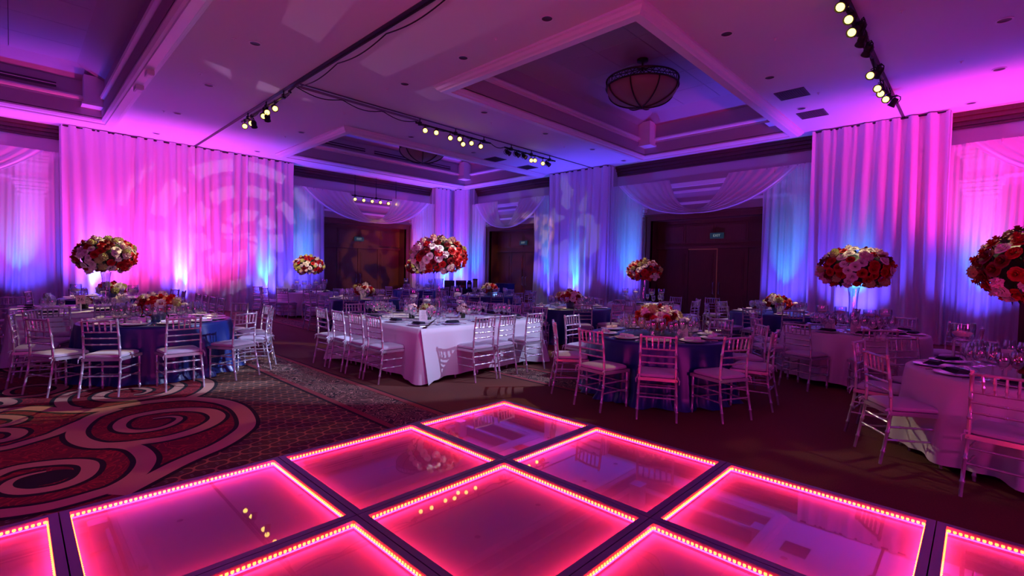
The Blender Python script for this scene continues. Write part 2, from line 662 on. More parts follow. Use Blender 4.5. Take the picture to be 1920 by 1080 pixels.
SCROLL = {
 'band_outer': [(-0.17, 7.4), (-0.01, 7.39), (0.16, 7.27), (0.32, 7.03), (0.51, 6.83), (0.66, 6.76), (0.85, 6.78), (1.11, 6.78), (1.41, 6.67), (1.58, 6.46), (1.69, 6.2), (1.73, 5.86), (1.68, 5.45), (1.58, 5.12), (1.40, 4.88), (1.23, 4.72), (1.06, 4.62), (0.89, 4.51), (0.72, 4.37), (0.6, 4.27), (0.48, 4.17)],
 'band_lower': [(-0.14, 5.89), (-0.04, 5.88), (0.08, 5.95), (0.24, 6.06), (0.34, 6.2), (0.48, 6.38), (0.64, 6.56), (0.79, 6.68)],
 'spiral_right': [(0.72, 6.67), (0.57, 6.51), (0.46, 6.27), (0.39, 5.98), (0.4, 5.69), (0.49, 5.45), (0.62, 5.34), (0.76, 5.29), (0.96, 5.25), (1.19, 5.32), (1.38, 5.48), (1.48, 5.69), (1.46, 5.96), (1.31, 6.17), (1.08, 6.27), (0.84, 6.23), (0.72, 6.03), (0.71, 5.8), (0.81, 5.65), (0.97, 5.62), (1.11, 5.72), (1.18, 5.87), (1.12, 5.99), (0.98, 6.02)],
 'scroll_lower': [(0.52, 5.42), (0.63, 5.31), (0.71, 5.17), (0.74, 4.95), (0.73, 4.75), (0.67, 4.56), (0.59, 4.42), (0.48, 4.32), (0.37, 4.29), (0.25, 4.27), (0.14, 4.27), (0.03, 4.3), (-0.07, 4.35), (-0.2, 4.42)],
 'spiral_lower_left': [(-0.13, 5.14), (-0.06, 5.22), (0.04, 5.25), (0.21, 5.19), (0.34, 5.09), (0.4, 4.97), (0.39, 4.81), (0.33, 4.67), (0.21, 4.6), (0.06, 4.64), (-0.03, 4.75), (-0.05, 4.87), (-0.01, 4.97), (0.07, 5.01), (0.16, 5.01)],
 'loop_a': [(-0.16, 7.17), (-0.05, 7.05), (0.02, 6.94), (0.04, 6.85), (-0.0, 6.74), (-0.1, 6.7), (-0.25, 6.71)],
 'loop_b': [(-0.14, 6.59), (-0.05, 6.5), (0.01, 6.41), (0.03, 6.29), (-0.01, 6.17), (-0.09, 6.13), (-0.25, 6.12)],
 'spiral_far': [(0.47, 6.95), (0.38, 7.16), (0.37, 7.51), (0.46, 7.81), (0.65, 7.97), (1.03, 8.17), (1.49, 8.16), (1.75, 7.82), (1.83, 7.47), (1.75, 7.13), (1.59, 6.84), (1.41, 6.67)],
 'spiral_far_inner': [(1.48, 7.67), (1.49, 7.41), (1.3, 7.1), (1.01, 7.01), (0.78, 7.15), (0.68, 7.36), (0.75, 7.6), (0.92, 7.7), (1.1, 7.63), (1.18, 7.44), (1.11, 7.29), (1.0, 7.27)],
 'spiral_left': [(-0.16, 8.07), (-0.0, 8.01), (0.23, 7.97), (0.39, 8.14), (0.43, 8.33), (0.37, 8.52), (0.18, 8.66), (-0.0, 8.61), (-0.07, 8.41), (-0.03, 8.18), (0.11, 8.12)],
 'loop_c': [(-0.16, 8.03), (-0.06, 7.9), (-0.03, 7.74), (-0.08, 7.63), (-0.25, 7.62)],
 'ring_far': [(-0.07, 10.27), (0.0, 10.52), (0.15, 10.47), (0.26, 10.19), (0.23, 9.95), (0.11, 9.86), (-0.01, 9.99), (-0.07, 10.27)],
}
TAPER = {'spiral_right', 'spiral_lower_left', 'spiral_far_inner', 'spiral_left'}
zi = 0
for nm, pts in SCROLL.items():
    base_w = {'band_outer': 0.075, 'band_lower': 0.06, 'scroll_lower': 0.065, 'spiral_right': 0.07, 'spiral_lower_left': 0.055}.get(nm, 0.055)
    wf = (lambda t, b=base_w: b * (1.0 - 0.75 * max(0, (t - 0.55) / 0.45))) if nm in TAPER else (lambda t, b=base_w: b)
    zi += 1
    ribbon(pts, lambda t, f=wf: f(t) + 0.040, 0.0030 + zi * 0.00004).build('carpet_outline', M['c_black'], fl, smooth=False)
    ribbon(pts, wf, 0.0042 + zi * 0.00004).build('carpet_scroll', M['c_tan'], fl, smooth=False)
red = [(-3.0, 4.42), (-0.2, 4.42), (0.03, 4.2), (0.48, 4.10), (0.72, 4.37), (1.06, 4.62), (1.40, 4.88), (1.58, 5.12), (1.68, 5.45), (1.73, 5.86), (1.69, 6.2), (1.58, 6.46), (1.41, 6.67), (1.59, 6.84), (1.75, 7.13), (1.83, 7.47), (1.75, 7.82), (1.49, 8.16), (1.2, 8.6), (0.8, 9.1), (0.5, 9.3), (0.0, 9.4), (-3.0, 9.4)]
mb = MB()
mb.v = [(a, b, 0.002) for a, b in red]
mb.f = [tuple(range(len(red)))]
mb.build('carpet_field', M['c_red'], fl, smooth=False)
eye = [(0.15 + 0.17 * math.cos(t / 16 * 2 * PI) * 1.0, 4.86 + 0.15 * math.sin(t / 16 * 2 * PI), 0.0025) for t in range(16)]
mb = MB(); mb.v = eye; mb.f = [tuple(range(16))]
mb.build('carpet_spot', M['c_black'], fl, smooth=False)
for xa in (2.62, 3.24, 5.20, 5.82):
    s = -1 if xa in (2.62, 5.20) else 1
    ya = -2 if xa < 4 else 3.0
    MB().bb(xa - 0.035, xa + 0.035, ya, 18, -0.01, 0.003).build('carpet_border', M['c_line'], fl, smooth=False)
    MB().bb(xa + s * 0.05 - 0.015, xa + s * 0.05 + 0.015, ya, 18, -0.01, 0.0025).build('carpet_border_line', M['c_black'], fl, smooth=False)

# ---- ceiling with three coffers
COF = {'right': (6.3, 15.05, 3.6, 8.55), 'middle': (6.4, 15.05, 12.75, 17.75), 'left': (-7.0, 2.1, 3.6, 17.65)}
MW = 0.36
cl = None
xs = sorted({X0, 17.2} | {v for c in COF.values() for v in (c[0] + MW, c[1] - MW)})
ys = sorted({Y0, 21.0} | {v for c in COF.values() for v in (c[2] + MW, c[3] - MW)})
mb = MB()
for i in range(len(xs) - 1):
    for j in range(len(ys) - 1):
        cx, cy = (xs[i] + xs[i + 1]) / 2, (ys[j] + ys[j + 1]) / 2
        if any(c[0] + MW < cx < c[1] - MW and c[2] + MW < cy < c[3] - MW for c in COF.values()):
            continue
        b = len(mb.v)
        mb.v += [(xs[i], ys[j], CEIL), (xs[i + 1], ys[j], CEIL), (xs[i + 1], ys[j + 1], CEIL), (xs[i], ys[j + 1], CEIL)]
        mb.f.append((b, b + 3, b + 2, b + 1))
cl = mb.build('ceiling', M['ceiling'], smooth=False)
tag(cl, kind='structure')
MB().bb(X0, 17.2, Y0, 21.0, 7.0, 7.1).build('ceiling_slab', M['ceiling'], cl, smooth=False)


def frame_profile(x0, x1, y0, y1, prof):
    """sweep a profile (inset, z) around a rectangle with mitred corners"""
    mb = MB()
    K = len(prof)
    for ins, z in prof:
        mb.v += [(x0 + ins, y0 + ins, z), (x1 - ins, y0 + ins, z), (x1 - ins, y1 - ins, z), (x0 + ins, y1 - ins, z)]
    for i in range(K - 1):
        for j in range(4):
            j2 = (j + 1) % 4
            mb.f.append((i * 4 + j, i * 4 + j2, (i + 1) * 4 + j2, (i + 1) * 4 + j))
    return mb


for nm, (a, b, c, d) in COF.items():
    frame_profile(a, b, c, d, [(0, CEIL), (0.0, CEIL - 0.04), (0.03, CEIL - 0.055), (0.06, CEIL - 0.10), (0.10, CEIL - 0.12), (0.12, CEIL - 0.14), (MW - 0.09, CEIL - 0.14), (MW - 0.08, CEIL - 0.11), (MW - 0.04, CEIL - 0.09), (MW, CEIL - 0.04), (MW, CEIL + 0.02)]).build('coffer_moulding', M['mould'], cl, smooth=False)
    i = MW
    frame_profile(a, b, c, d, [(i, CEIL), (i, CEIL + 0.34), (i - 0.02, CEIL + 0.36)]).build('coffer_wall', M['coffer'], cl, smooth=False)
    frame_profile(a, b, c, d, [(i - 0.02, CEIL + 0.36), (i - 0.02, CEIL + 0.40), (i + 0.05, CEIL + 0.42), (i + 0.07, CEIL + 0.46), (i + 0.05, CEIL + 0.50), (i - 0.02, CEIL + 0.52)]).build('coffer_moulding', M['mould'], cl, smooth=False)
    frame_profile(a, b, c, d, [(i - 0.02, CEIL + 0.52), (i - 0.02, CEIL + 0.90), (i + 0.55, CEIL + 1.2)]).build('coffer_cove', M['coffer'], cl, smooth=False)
    for sx in (0, 1):
        for sy in (0, 1):
            px = (a + i + 0.17) if sx == 0 else (b - i - 0.17)
            py = (c + i + 0.17) if sy == 0 else (d - i - 0.17)
            MB().box((px, py, CEIL + 0.62), (0.42, 0.42, 0.72)).box((px, py, CEIL + 0.24), (0.5, 0.5, 0.06)).build('coffer_corner_block', M['mould'], cl, smooth=False)
    # ceiling tiles inside the tray
    tx0, tx1, ty0, ty1 = a + i + 0.5, b - i - 0.5, c + i + 0.5, d - i - 0.5
    nx, ny = max(1, round((tx1 - tx0) / 1.2)), max(1, round((ty1 - ty0) / 1.2))
    dx, dy = (tx1 - tx0) / nx, (ty1 - ty0) / ny
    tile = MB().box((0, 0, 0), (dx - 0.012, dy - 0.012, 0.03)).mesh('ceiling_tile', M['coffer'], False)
    MB().bb(tx0, tx1, ty0, ty1, CEIL + 1.222, CEIL + 1.24).build('tile_backing', M['can'], cl, smooth=False)
    for q in range(nx):
        for s in range(ny):
            if nm == 'left' and (q < nx - 4 or s < 3):
                if q != nx - 5:
                    continue
            link('ceiling_tile', tile, cl, (tx0 + (q + .5) * dx, ty0 + (s + .5) * dy, CEIL + 1.2))
# slot diffusers on the far coffer walls
for x0, x1, y in ((-3.2, 0.85, 17.26), (8.0, 9.6, 17.36), (10.0, 11.9, 17.36), (12.0, 13.8, 17.36)):
    d = MB().bb(x0, x1, y - 0.02, y + 0.01, CEIL + 0.59, CEIL + 0.71).build('slot_diffuser', M['can'], cl, smooth=False)
    MB().bb(x0, x1, y - 0.03, y, CEIL + 0.645, CEIL + 0.66).build('slot_blade', M['mould'], d, smooth=False)

# partition tracks cut into the ceiling
for nm, bbx in (('a', (4.21, 4.29, -4, WL)), ('b', (4.29, WR, 10.60, 10.66)), ('c', (4.29, WR, 1.47, 1.53))):
    MB().bb(*bbx, CEIL - 0.012, CEIL + 0.02).build('partition_track', M['can'], cl, smooth=False)


# ---- walls with drape piers and alcoves. (u along wall, d depth behind pier plane, z)
def wallpos(side, u, d, z):
    return (u, WL + d, z) if side == 'left' else (WR + d, u, z)


def wbox(mb, side, u0, u1, d0, d1, z0, z1):
    if side == 'left':
        return mb.bb(u0, u1, WL + d0, WL + d1, z0, z1)
    return mb.bb(WR + d0, WR + d1, u0, u1, z0, z1)


walls = {}
ALC = [('left', -2.25, 3.25), ('left', 10.82, 3.37), ('right', 15.12, 2.52), ('right', 6.62, 3.23), ('right', -2.5, 3.15)]
for side in ('left', 'right'):
    al = sorted([(c - h, c + h) for s, c, h in ALC if s == side])
    lo, hi = (X0, WR + 0.05) if side == 'left' else (Y0, WL + 0.05)
    mb = MB()
    cur = lo
    for a, b in al:
        if a > cur:
            wbox(mb, side, cur, a, 0.08, 1.3, 0, CEIL)
        cur = b
    if cur < hi:
        wbox(mb, side, cur, hi + 1.3, 0.08, 1.3, 0, CEIL)
    o = mb.build('wall_' + side, M['wall'], smooth=False)
    tag(o, kind='structure')
    walls[side] = o
o = MB().bb(X0 - 0.1, X0, Y0, 21, 0, CEIL).build('wall_rear', M['wall'], smooth=False)
tag(o, kind='structure')
o = MB().bb(X0, 17.2, Y0 - 0.1, Y0, 0, CEIL).build('wall_front', M['wall'], smooth=False)
tag(o, kind='structure')

door_meshes = {}
dn = 0
exit_me = text_mesh('EXIT', 0.115, M['exitletter'])


def curtain_mesh(u0, u1, z0, z1, amp, freq, seed, nz=14, flare=1.0, ruffle=True, sag=0.0):
    rnd = random.Random(seed)
    W = u1 - u0
    n = max(24, int(W / 0.022))
    comps = [(rnd.uniform(0.6, 1.3) * freq, rnd.uniform(0, 6.28), rnd.uniform(0.4, 1.0)) for _ in range(5)]
    low = [(rnd.uniform(0.1, 0.3) * freq, rnd.uniform(0, 6.28), rnd.uniform(0.4, 0.9)) for _ in range(2)]
    tot = sum(c[2] for c in comps)

    def fn(i, j):
        u = u0 + W * i
        t = j            # 0 bottom .. 1 top
        drift = (1 - t) * 0.10 * math.sin(u * 1.7 + seed) + (1 - t) ** 2 * 0.05 * math.sin(u * 4.1 + seed)
        uu = u + drift
        s = sum(a * math.sin(uu * f + ph) for f, ph, a in comps) / tot
        l = sum(a * math.sin(uu * f + ph) for f, ph, a in low)
        s = math.copysign(abs(s) ** 0.75, s)
        k = (0.55 + 0.45 * (1 - t)) * flare
        d = -(amp * (0.9 + s * k * 1.4 + 0.45 * l * (1 - t)))
        if t > 0.965 and ruffle:
            d += 0.02 * math.sin(u * 55 + seed) - 0.01
        if t < 0.06:
            d -= 0.03 * (1 - t / 0.06)
        z = z0 + (z1 - z0) * t - (0.012 * math.sin(u * 2.2 + seed) if t > 0.9 else 0)
        return (u, d, z)
    mb = MB()
    mb.grid(fn, n, nz)
    return mb


def place_wall_mesh(mb, side):
    if side == 'right':
        mb.v = [(WR + d, u, z) for u, d, z in mb.v]
    else:
        mb.v = [(u, WL + d, z) for u, d, z in mb.v]
    return mb


def drape(side, u0, u1, label, panels, seed):
    t = empty('drape', wallpos(side, (u0 + u1) / 2, 0, 0))
    tag(t, label, 'curtain', 'full height white drapes on the wall piers')
    inv = Vector(t.location)
    w_ = (u1 - u0) / panels
    for k in range(panels):
        mb = place_wall_mesh(curtain_mesh(u0 + k * w_ - 0.02, u0 + (k + 1) * w_ + 0.02, 0.015, CEIL - 0.03, 0.10, 21, seed * 7 + k), side)
        mb.v = [(x - inv.x, y - inv.y, z) for x, y, z in mb.v]
        mb.build('drape_panel', M['drape'], t, angle=180)
    a, b = wallpos(side, u0, -0.07, CEIL - 0.045), wallpos(side, u1, -0.07, CEIL - 0.045)
    MB().tube([tuple(Vector(a) - inv), tuple(Vector(b) - inv)], 0.02, 8).build('drape_pipe', M['black'], t)
    # the returns at both ends that wrap round the pier
    for ue, s in ((u0, -1), (u1, 1)):
        rb = MB()

        def fr(i, j, ue=ue, s=s):
            d = -0.09 + 0.42 * i
            wv = 0.03 * math.sin(i * 9 + seed) + 0.02
            return (ue + s * wv, d, 0.02 + (CEIL - 0.05) * j)
        rb.grid(fr, 12, 8)
        place_wall_mesh(rb, side)
        rb.v = [(x - inv.x, y - inv.y, z) for x, y, z in rb.v]
        rb.build('drape_return', M['drape'], t, angle=180)
    return t


drape('left', 1.03, 7.4, 'wide white drape lit hot pink on the left wall behind the navy table', 4, 3)
drape('left', 14.22, 15.0, 'narrow pink-lit drape in the far corner left of the corner alcove', 1, 5)
drape('right', 17.68, 18.62, 'narrow blue-lit drape just right of the far room corner', 1, 6)
drape('right', 9.88, 12.58, 'blue and violet drape between the two alcoves of the right wall', 2, 8)
drape('right', 0.66, 3.38, 'tall magenta-topped drape behind the right tall flower centrepiece', 2, 9)


def alcove(idx, side, c, h, desc, door_c, seed, visible=True):
    global dn
    Wd = walls[side]
    SD = 0.55            # depth of the soffit wall
    DD = 1.12            # depth of the doors
    oh, ot = 2.12, 3.42  # opening half width and top
    if h < 3:
        oh = 1.75
    oc = door_c
    mb = MB()
    wbox(mb, side, c - h - 0.02, oc - oh, SD, SD + 0.1, 0, CEIL)
    wbox(mb, side, oc + oh, c + h + 0.02, SD, SD + 0.1, 0, CEIL)
    wbox(mb, side, oc - oh, oc + oh, SD, SD + 0.1, ot, CEIL)
    mb.build('alcove_wall', M['wall'], Wd, smooth=False)
    # wooden crown along the top, stepped
    mb = MB()
    for d0, z0, z1 in ((0.36, CEIL - 0.10, CEIL), (0.42, CEIL - 0.20, CEIL - 0.10), (0.48, CEIL - 0.30, CEIL - 0.20), (0.51, CEIL - 0.36, CEIL - 0.30)):
        wbox(mb, side, c - h, c + h, d0, SD, z0, z1)
    mb.build('crown_moulding', M['crown'], Wd, smooth=False)
    # recess: jambs, head, door wall
    mb = MB()
    wbox(mb, side, oc - oh - 0.02, oc - oh, SD, DD + 0.1, 0, ot)
    wbox(mb, side, oc + oh, oc + oh + 0.02, SD, DD + 0.1, 0, ot)
    wbox(mb, side, oc - oh, oc + oh, SD, DD + 0.1, ot, ot + 0.05)
    wbox(mb, side, oc - oh, oc + oh, DD + 0.06, DD + 0.14, 0, ot)
    mb.build('door_recess', M['door'], Wd, smooth=False)
    # casing
    mb = MB()
    for s in (-1, 1):
        a = oc + s * oh
        wbox(mb, side, a, a + s * 0.16, SD - 0.05, SD, 0, ot + 0.16)
        wbox(mb, side, a + s * 0.16, a + s * 0.21, SD - 0.08, SD, 0, ot + 0.2)
    wbox(mb, side, oc - oh, oc + oh, SD - 0.05, SD, ot, ot + 0.16)
    wbox(mb, side, oc - oh - 0.21, oc + oh + 0.21, SD - 0.10, SD, ot + 0.16, ot + 0.22)
    mb.build('door_casing', M['door'], Wd, smooth=False)
    # transom of four wooden panels
    tz0 = 2.5
    tr = MB()
    wbox(tr, side, oc - oh, oc + oh, DD - 0.04, DD + 0.06, tz0, ot)
    tr = tr.build('transom', M['door'], Wd, smooth=False)
    for k in range(4):
        a = oc - oh + 0.12 + k * (2 * oh - 0.12) / 4
        b = a + (2 * oh - 0.12) / 4 - 0.12
        mb = MB()
        wbox(mb, side, a, b, DD - 0.06, DD - 0.02, tz0 + 0.16, ot - 0.14)
        wbox(mb, side, a + 0.06, b - 0.06, DD - 0.075, DD - 0.02, tz0 + 0.22, ot - 0.20)
        mb.build('transom_panel', M['door'], tr, smooth=False)
    mb = MB()
    wbox(mb, side, oc - oh, oc + oh, DD - 0.10, DD, tz0 - 0.05, tz0 + 0.04)
    mb.build('transom_rail', M['door'], Wd, smooth=False)
    # double door with fixed side leaves
    dn += 1
    D = empty('door_%d' % dn, wallpos(side, oc, DD, 0))
    tag(D, kind='structure')
    o0 = Vector(D.location)
    leaf_w = 0.98 if oh > 2 else 0.84
    edges = [oc - oh, oc - leaf_w, oc, oc + leaf_w, oc + oh]
    for k in range(4):
        a, b = edges[k] + 0.008, edges[k + 1] - 0.008
        mb = MB()
        wbox(mb, side, a, b, DD, DD + 0.055, 0.012, tz0 - 0.055)
        mb.v = [(x - o0.x, y - o0.y, z) for x, y, z in mb.v]
        lf = mb.build('door_leaf' if k in (1, 2) else 'side_leaf', M['door'], D, smooth=False)
        for z0, z1 in ((0.2, 0.95), (1.1, tz0 - 0.22)):
            mb = MB()
            wbox(mb, side, a + 0.12, b - 0.12, DD - 0.018, DD + 0.01, z0, z1)
            wbox(mb, side, a + 0.17, b - 0.17, DD - 0.03, DD + 0.01, z0 + 0.05, z1 - 0.05)
            mb.v = [(x - o0.x, y - o0.y, z) for x, y, z in mb.v]
            mb.build('door_panel', M['door'], lf, smooth=False)
        if k in (1, 2):
            uu = (b - 0.09) if k == 1 else (a + 0.09)
            hp = [wallpos(side, uu, -0.0 + DD, 0.92), wallpos(side, uu, DD - 0.06, 0.94), wallpos(side, uu, DD - 0.06, 1.30), wallpos(side, uu, DD, 1.32)]
            MB().tube([tuple(Vector(q) - o0) for q in hp], 0.016, 8).build('pull_handle', M['handle'], lf)
    if idx == 3:
        mb = MB()
        wbox(mb, side, oc - 0.016, oc + 0.016, DD - 0.02, DD, 0.01, tz0 - 0.05)
        wbox(mb, side, oc, oc + leaf_w, DD - 0.03, DD, tz0 - 0.09, tz0 - 0.05)
        wbox(mb, side, oc - oh + 0.3, oc + leaf_w, DD - 0.06, DD, 0.0, 0.02)
        mb.v = [(x - o0.x, y - o0.y, z) for x, y, z in mb.v]
        mb.build('brass_astragal', M['brass'], D, smooth=False)
    # exit sign
    if visible:
        e = empty('exit_sign', wallpos(side, oc - 0.02, DD - 0.14, 2.86))
        e.rotation_euler = (0, 0, 0 if side == 'left' else -PI / 2)
        tag(e, 'small dark exit sign on the wooden panel above ' + desc + ' doors', 'sign', 'exit signs over the doors')
        MB().box((0, 0, 0), (0.44, 0.05, 0.19)).build('sign_box', M['exitgreen'], e, smooth=False)
        MB().box((0, 0.035, 0), (0.12, 0.03, 0.08)).build('sign_bracket', M['black'], e, smooth=False)
        g = link('sign_letters', exit_me, e, (0, -0.028, 0))
        g.rotation_euler = (PI / 2, 0, 0)
    # pilasters with capital and entablature
    for s in (-1, 1):
        a0 = oc + s * (oh + 0.24)
        a1 = oc + s * (oh + 0.86)
        if s * (c + s * h) < s * a1:
            a1 = c + s * h - s * 0.08
        lo_, hi_ = min(a0, a1), max(a0, a1)
        pl = MB()
        wbox(pl, side, lo_ + 0.06, hi_ - 0.06, SD - 0.14, SD, 0, 3.62)
        wbox(pl, side, lo_, hi_, SD - 0.2, SD, 0, 0.3)
        pil = pl.build('pilaster', M['stone'], Wd, smooth=False)
        mb = MB()
        for q, (gx, z0, z1) in enumerate(((0.02, 3.44, 3.5), (0.0, 3.56, 3.62), (-0.03, 3.64, 3.70), (-0.07, 3.72, 3.82), (-0.09, 3.84, 3.9))):
            wbox(mb, side, lo_ + gx, hi_ - gx, SD - 0.16 + gx * 0.6, SD, z0, z1)
        mb.build('capital', M['stone'], pil, smooth=False)
        mb = MB()
        wbox(mb, side, lo_ - 0.02, hi_ + 0.02, SD - 0.16, SD, 3.9, 4.34)
        for gx, z0, z1 in ((-0.04, 4.34, 4.40), (-0.08, 4.42, 4.48), (-0.14, 4.50, 4.56), (-0.19, 4.58, 4.66)):
            wbox(mb, side, lo_ + gx, hi_ - gx, SD - 0.16 + gx, SD, z0, z1)
        mb.build('entablature', M['stone'], pil, smooth=False)
    # lintel mouldings between the pilasters
    mb = MB()
    wbox(mb, side, oc - oh - 0.2, oc + oh + 0.2, SD - 0.06, SD, 4.50, 4.64)
    wbox(mb, side, oc - oh - 0.2, oc + oh + 0.2, SD - 0.03, SD, 4.30, 4.38)
    wbox(mb, side, oc - oh - 0.2, oc + oh + 0.2, SD - 0.05, SD, 3.90, 3.98)
    mb.build('lintel_moulding', M['stone'], Wd, smooth=False)
    # sheers at both sides
    dS = SD - 0.36
    for s, word in ((-1, 'right' if side == 'right' else 'left'), (1, 'left' if side == 'right' else 'right')):
        e0 = c + s * (h - 0.03)
        e1 = e0 - s * (1.25 if h > 3 else 0.98)
        mb = curtain_mesh(min(e0, e1), max(e0, e1), 0.015, 4.70, 0.055, 42, seed + 3 * s, flare=1.1)
        mb.v = [(u, d + dS, z) for u, d, z in mb.v]
        place_wall_mesh(mb, side)
        o = mb.build('sheer_curtain', M['sheer'], angle=180)
        tag(o, 'translucent white sheer hanging at the ' + word + ' side of ' + desc + ' alcove', 'curtain', 'sheers beside the doors')
    # crossing double swag
    zt, zl = 4.70, (3.50 if h > 3 else 3.45)
    for s, word in ((-1, 'right' if side == 'right' else 'left'), (1, 'left' if side == 'right' else 'right')):
        aO = c + s * (h - 0.34)
        wtop = 0.34 * 2 * h * 0.88
        rnd = random.Random(seed * 3 + s)

        def fn(i, j, s=s, aO=aO, wtop=wtop):
            # i across folds 0 outer..1 inner, j along a fold 0 top..1 centre
            st = aO - s * wtop * i
            en = c - s * (0.42 * (1 - i)) + s * 0.08 * i
            ze = zl + 0.17 * i
            u = st + (en - st) * j
            pw = 2.95 - 0.8 * i
            z = zt - (zt - ze) * (1 - (1 - j) ** pw)
            if j > 0.72:
                z += (j - 0.72) ** 2 * 0.9 * (1 - i)
            fold = math.sin(i * 46 + 2 * math.sin(i * 7)) * 0.035 * (0.35 + math.sin(PI * min(1, j * 0.9)))
            d = SD - 0.44 - 0.16 * math.sin(PI * min(1.0, j * 0.85)) + fold - (0.02 if s > 0 else 0)
            return (u, d, z)
        mb = MB()
        mb.grid(fn, 74, 30)
        place_wall_mesh(mb, side)
        o = mb.build('swag', M['swag'], angle=180)
        tag(o, 'white swag from the ' + word + ' top of ' + desc + ' alcove to its middle', 'swag', 'swags over the alcoves')


alcove(1, 'left', -2.25, 3.25, 'the left edge', -2.25, 11, visible=False)
alcove(2, 'left', 10.82, 3.37, 'the left wall', 10.72, 23)
alcove(3, 'right', 6.62, 3.23, 'the wide right wall', 6.32, 31)
alcove(4, 'right', 15.12, 2.52, 'the far corner', 15.0, 47)
alcove(5, 'right', -2.5, 3.15, 'the right edge', -2.6, 59, visible=False)


# ================================================================== LED DANCE FLOOR
FT = 0.131
TS = 1.222
FX, FY = 3.835, 3.80


def tile_protos():
    h = TS / 2 - 0.003
    fw = 0.042
    fr = MB()
    for s in (-1, 1):
        fr.bb(s * h, s * (h - fw), -h, h, FT - 0.024, FT)
        fr.bb(-h + fw, h - fw, s * h, s * (h - fw), FT - 0.024, FT)
    fr = fr.mesh('tile_frame', M['steel'], False)
    sd = MB()
    for s in (-1, 1):
        sd.bb(s * h, s * (h - 0.03), -h, h, 0.0, FT - 0.0241)
        sd.bb(-h + 0.03, h - 0.03, s * h, s * (h - 0.03), 0.0, FT - 0.0241)
    sd = sd.mesh('tile_casing', M['steeldark'], False)
    q = h - fw
    gl = MB().bb(-q, q, -q, q, FT - 0.008, FT - 0.003).mesh('glass_pane', M['pane'], False)
    bs = MB().bb(-h + 0.03, h - 0.03, -h + 0.03, h - 0.03, 0.062, 0.073).mesh('base_board', M['base'], False)
    tp = MB()
    zt0, zt1 = FT - 0.042, FT - 0.036
    for s in (-1, 1):
        tp.bb(s * (q - 0.0), s * (q - 0.002), -q, q, zt0, zt1)
        tp.bb(-q, q, s * (q - 0.0), s * (q - 0.002), zt0, zt1)
    tp = tp.mesh('led_tape', M['tape'], False)
    bu = MB()
    n = 46
    for k in range(n):
        a = -q + (k + 0.5) * 2 * q / n
        for s in (-1, 1):
            for ax in (0, 1):
                b = len(bu.v)
                zc = FT - 0.025
                for dz, da, dd in ((-0.0095, 0, 0.001), (-0.006, 0.0072, 0.001), (0.0, 0.0080, 0.001), (0.008, 0.0065, 0.001), (0.008, -0.0065, 0.001), (0.0, -0.0080, 0.001), (-0.006, -0.0072, 0.001), (-0.001, 0, 0.010)):
                    w1 = s * (q - dd)
                    bu.v.append((w1, a + da, zc + dz) if ax == 0 else (a + da, w1, zc + dz))
                for j in range(7):
                    bu.f.append((b + j, b + (j + 1) % 7, b + 7))
    bu = bu.mesh('led_bulbs', M['bulb'], True)
    ln = MB()
    for s in (-1, 1):
        ln.bb(s * q, s * (q - 0.0015), -q, q, 0.073, zt0)
        ln.bb(-q, q, s * q, s * (q - 0.0015), 0.073, zt0)
    ln = ln.mesh('inner_lining', M['base'], False)
    return fr, sd, gl, bs, ln, tp, bu


TP = tile_protos()
cols = ['far corner', 'second', 'third', 'fourth', 'fifth']
ntile = 0
for i in range(5):
    for j in range(5):
        cx, cy = FX - (i + 0.5) * TS, FY - (j + 0.5) * TS
        # keep the tiles the photograph shows something of
        seen = False
        for du in [-0.5 + 0.1 * k for k in range(11)]:
            for dv in [-0.5 + 0.1 * k for k in range(11)]:
                X, Y, d = px_of(cx + du * TS, cy + dv * TS, FT)
                if d > 0.5 and -10 < X < 1930 and Y < 1085:
                    seen = True
        if not seen:
            continue
        ntile += 1
        t = empty('dance_floor_tile', (cx, cy, 0))
        X, Y, d = px_of(cx, cy, FT)
        if i == 0 and j == 0:
            lb = 'pink-lit glass dance floor tile at the far corner, nearest the navy table'
        elif i == j:
            lb = 'large pink-lit glass tile in the middle, %s along the diagonal from the far corner' % ['', 'second', 'third', 'fourth', 'fifth'][i]
        elif i == 0:
            lb = 'pink-lit glass tile on the right border of the dance floor, %s from the far corner' % ['', 'second', 'third', 'fourth', 'fifth'][j]
        elif j == 0:
            lb = 'pink-lit glass tile on the left border of the dance floor, %s from the far corner' % ['', 'second', 'third', 'fourth', 'fifth'][i]
        else:
            lb = 'pink-lit inner glass tile, row %s from the left border and row %s from the right border' % (['', 'two', 'three', 'four', 'five'][j], ['', 'two', 'three', 'four', 'five'][i])
        tag(t, lb, 'floor tile', 'lit tiles of the dance floor')
        for nm, me in zip(('tile_frame', 'tile_casing', 'glass_pane', 'base_board', 'inner_lining', 'led_tape', 'led_bulbs'), TP):
            o = link(nm, me, t)
            if nm == 'led_bulbs':
                o['kind'] = 'stuff'


# ================================================================== CHAIRS
def knuckled(path, r, knots, n=8):
    """bamboo-turned rod: resample a path and swell it at the knots (0..1 along)"""
    P = [Vector(q) for q in path]
    L = [0]
    for a, b in zip(P, P[1:]):
        L.append(L[-1] + (b - a).length)
    tot = L[-1]

    def at(t):
        s = t * tot
        for i in range(len(P) - 1):
            if s <= L[i + 1] or i == len(P) - 2:
                return P[i].lerp(P[i + 1], (s - L[i]) / max(1e-6, L[i + 1] - L[i]))
    ts = sorted({0.0, 1.0} | {l / tot for l in L})
    ring = {}
    dt = 0.006 / tot
    for k in knots:
        for o, m in ((-2 * dt, 1.0), (-dt, 1.32), (dt, 1.32), (2 * dt, 1.0)):
            ring[min(1, max(0, k + o))] = m
    allt = sorted(set(ts) | set(ring))
    return [at(t) for t in allt], [r * ring.get(t, 1.0) for t in allt]


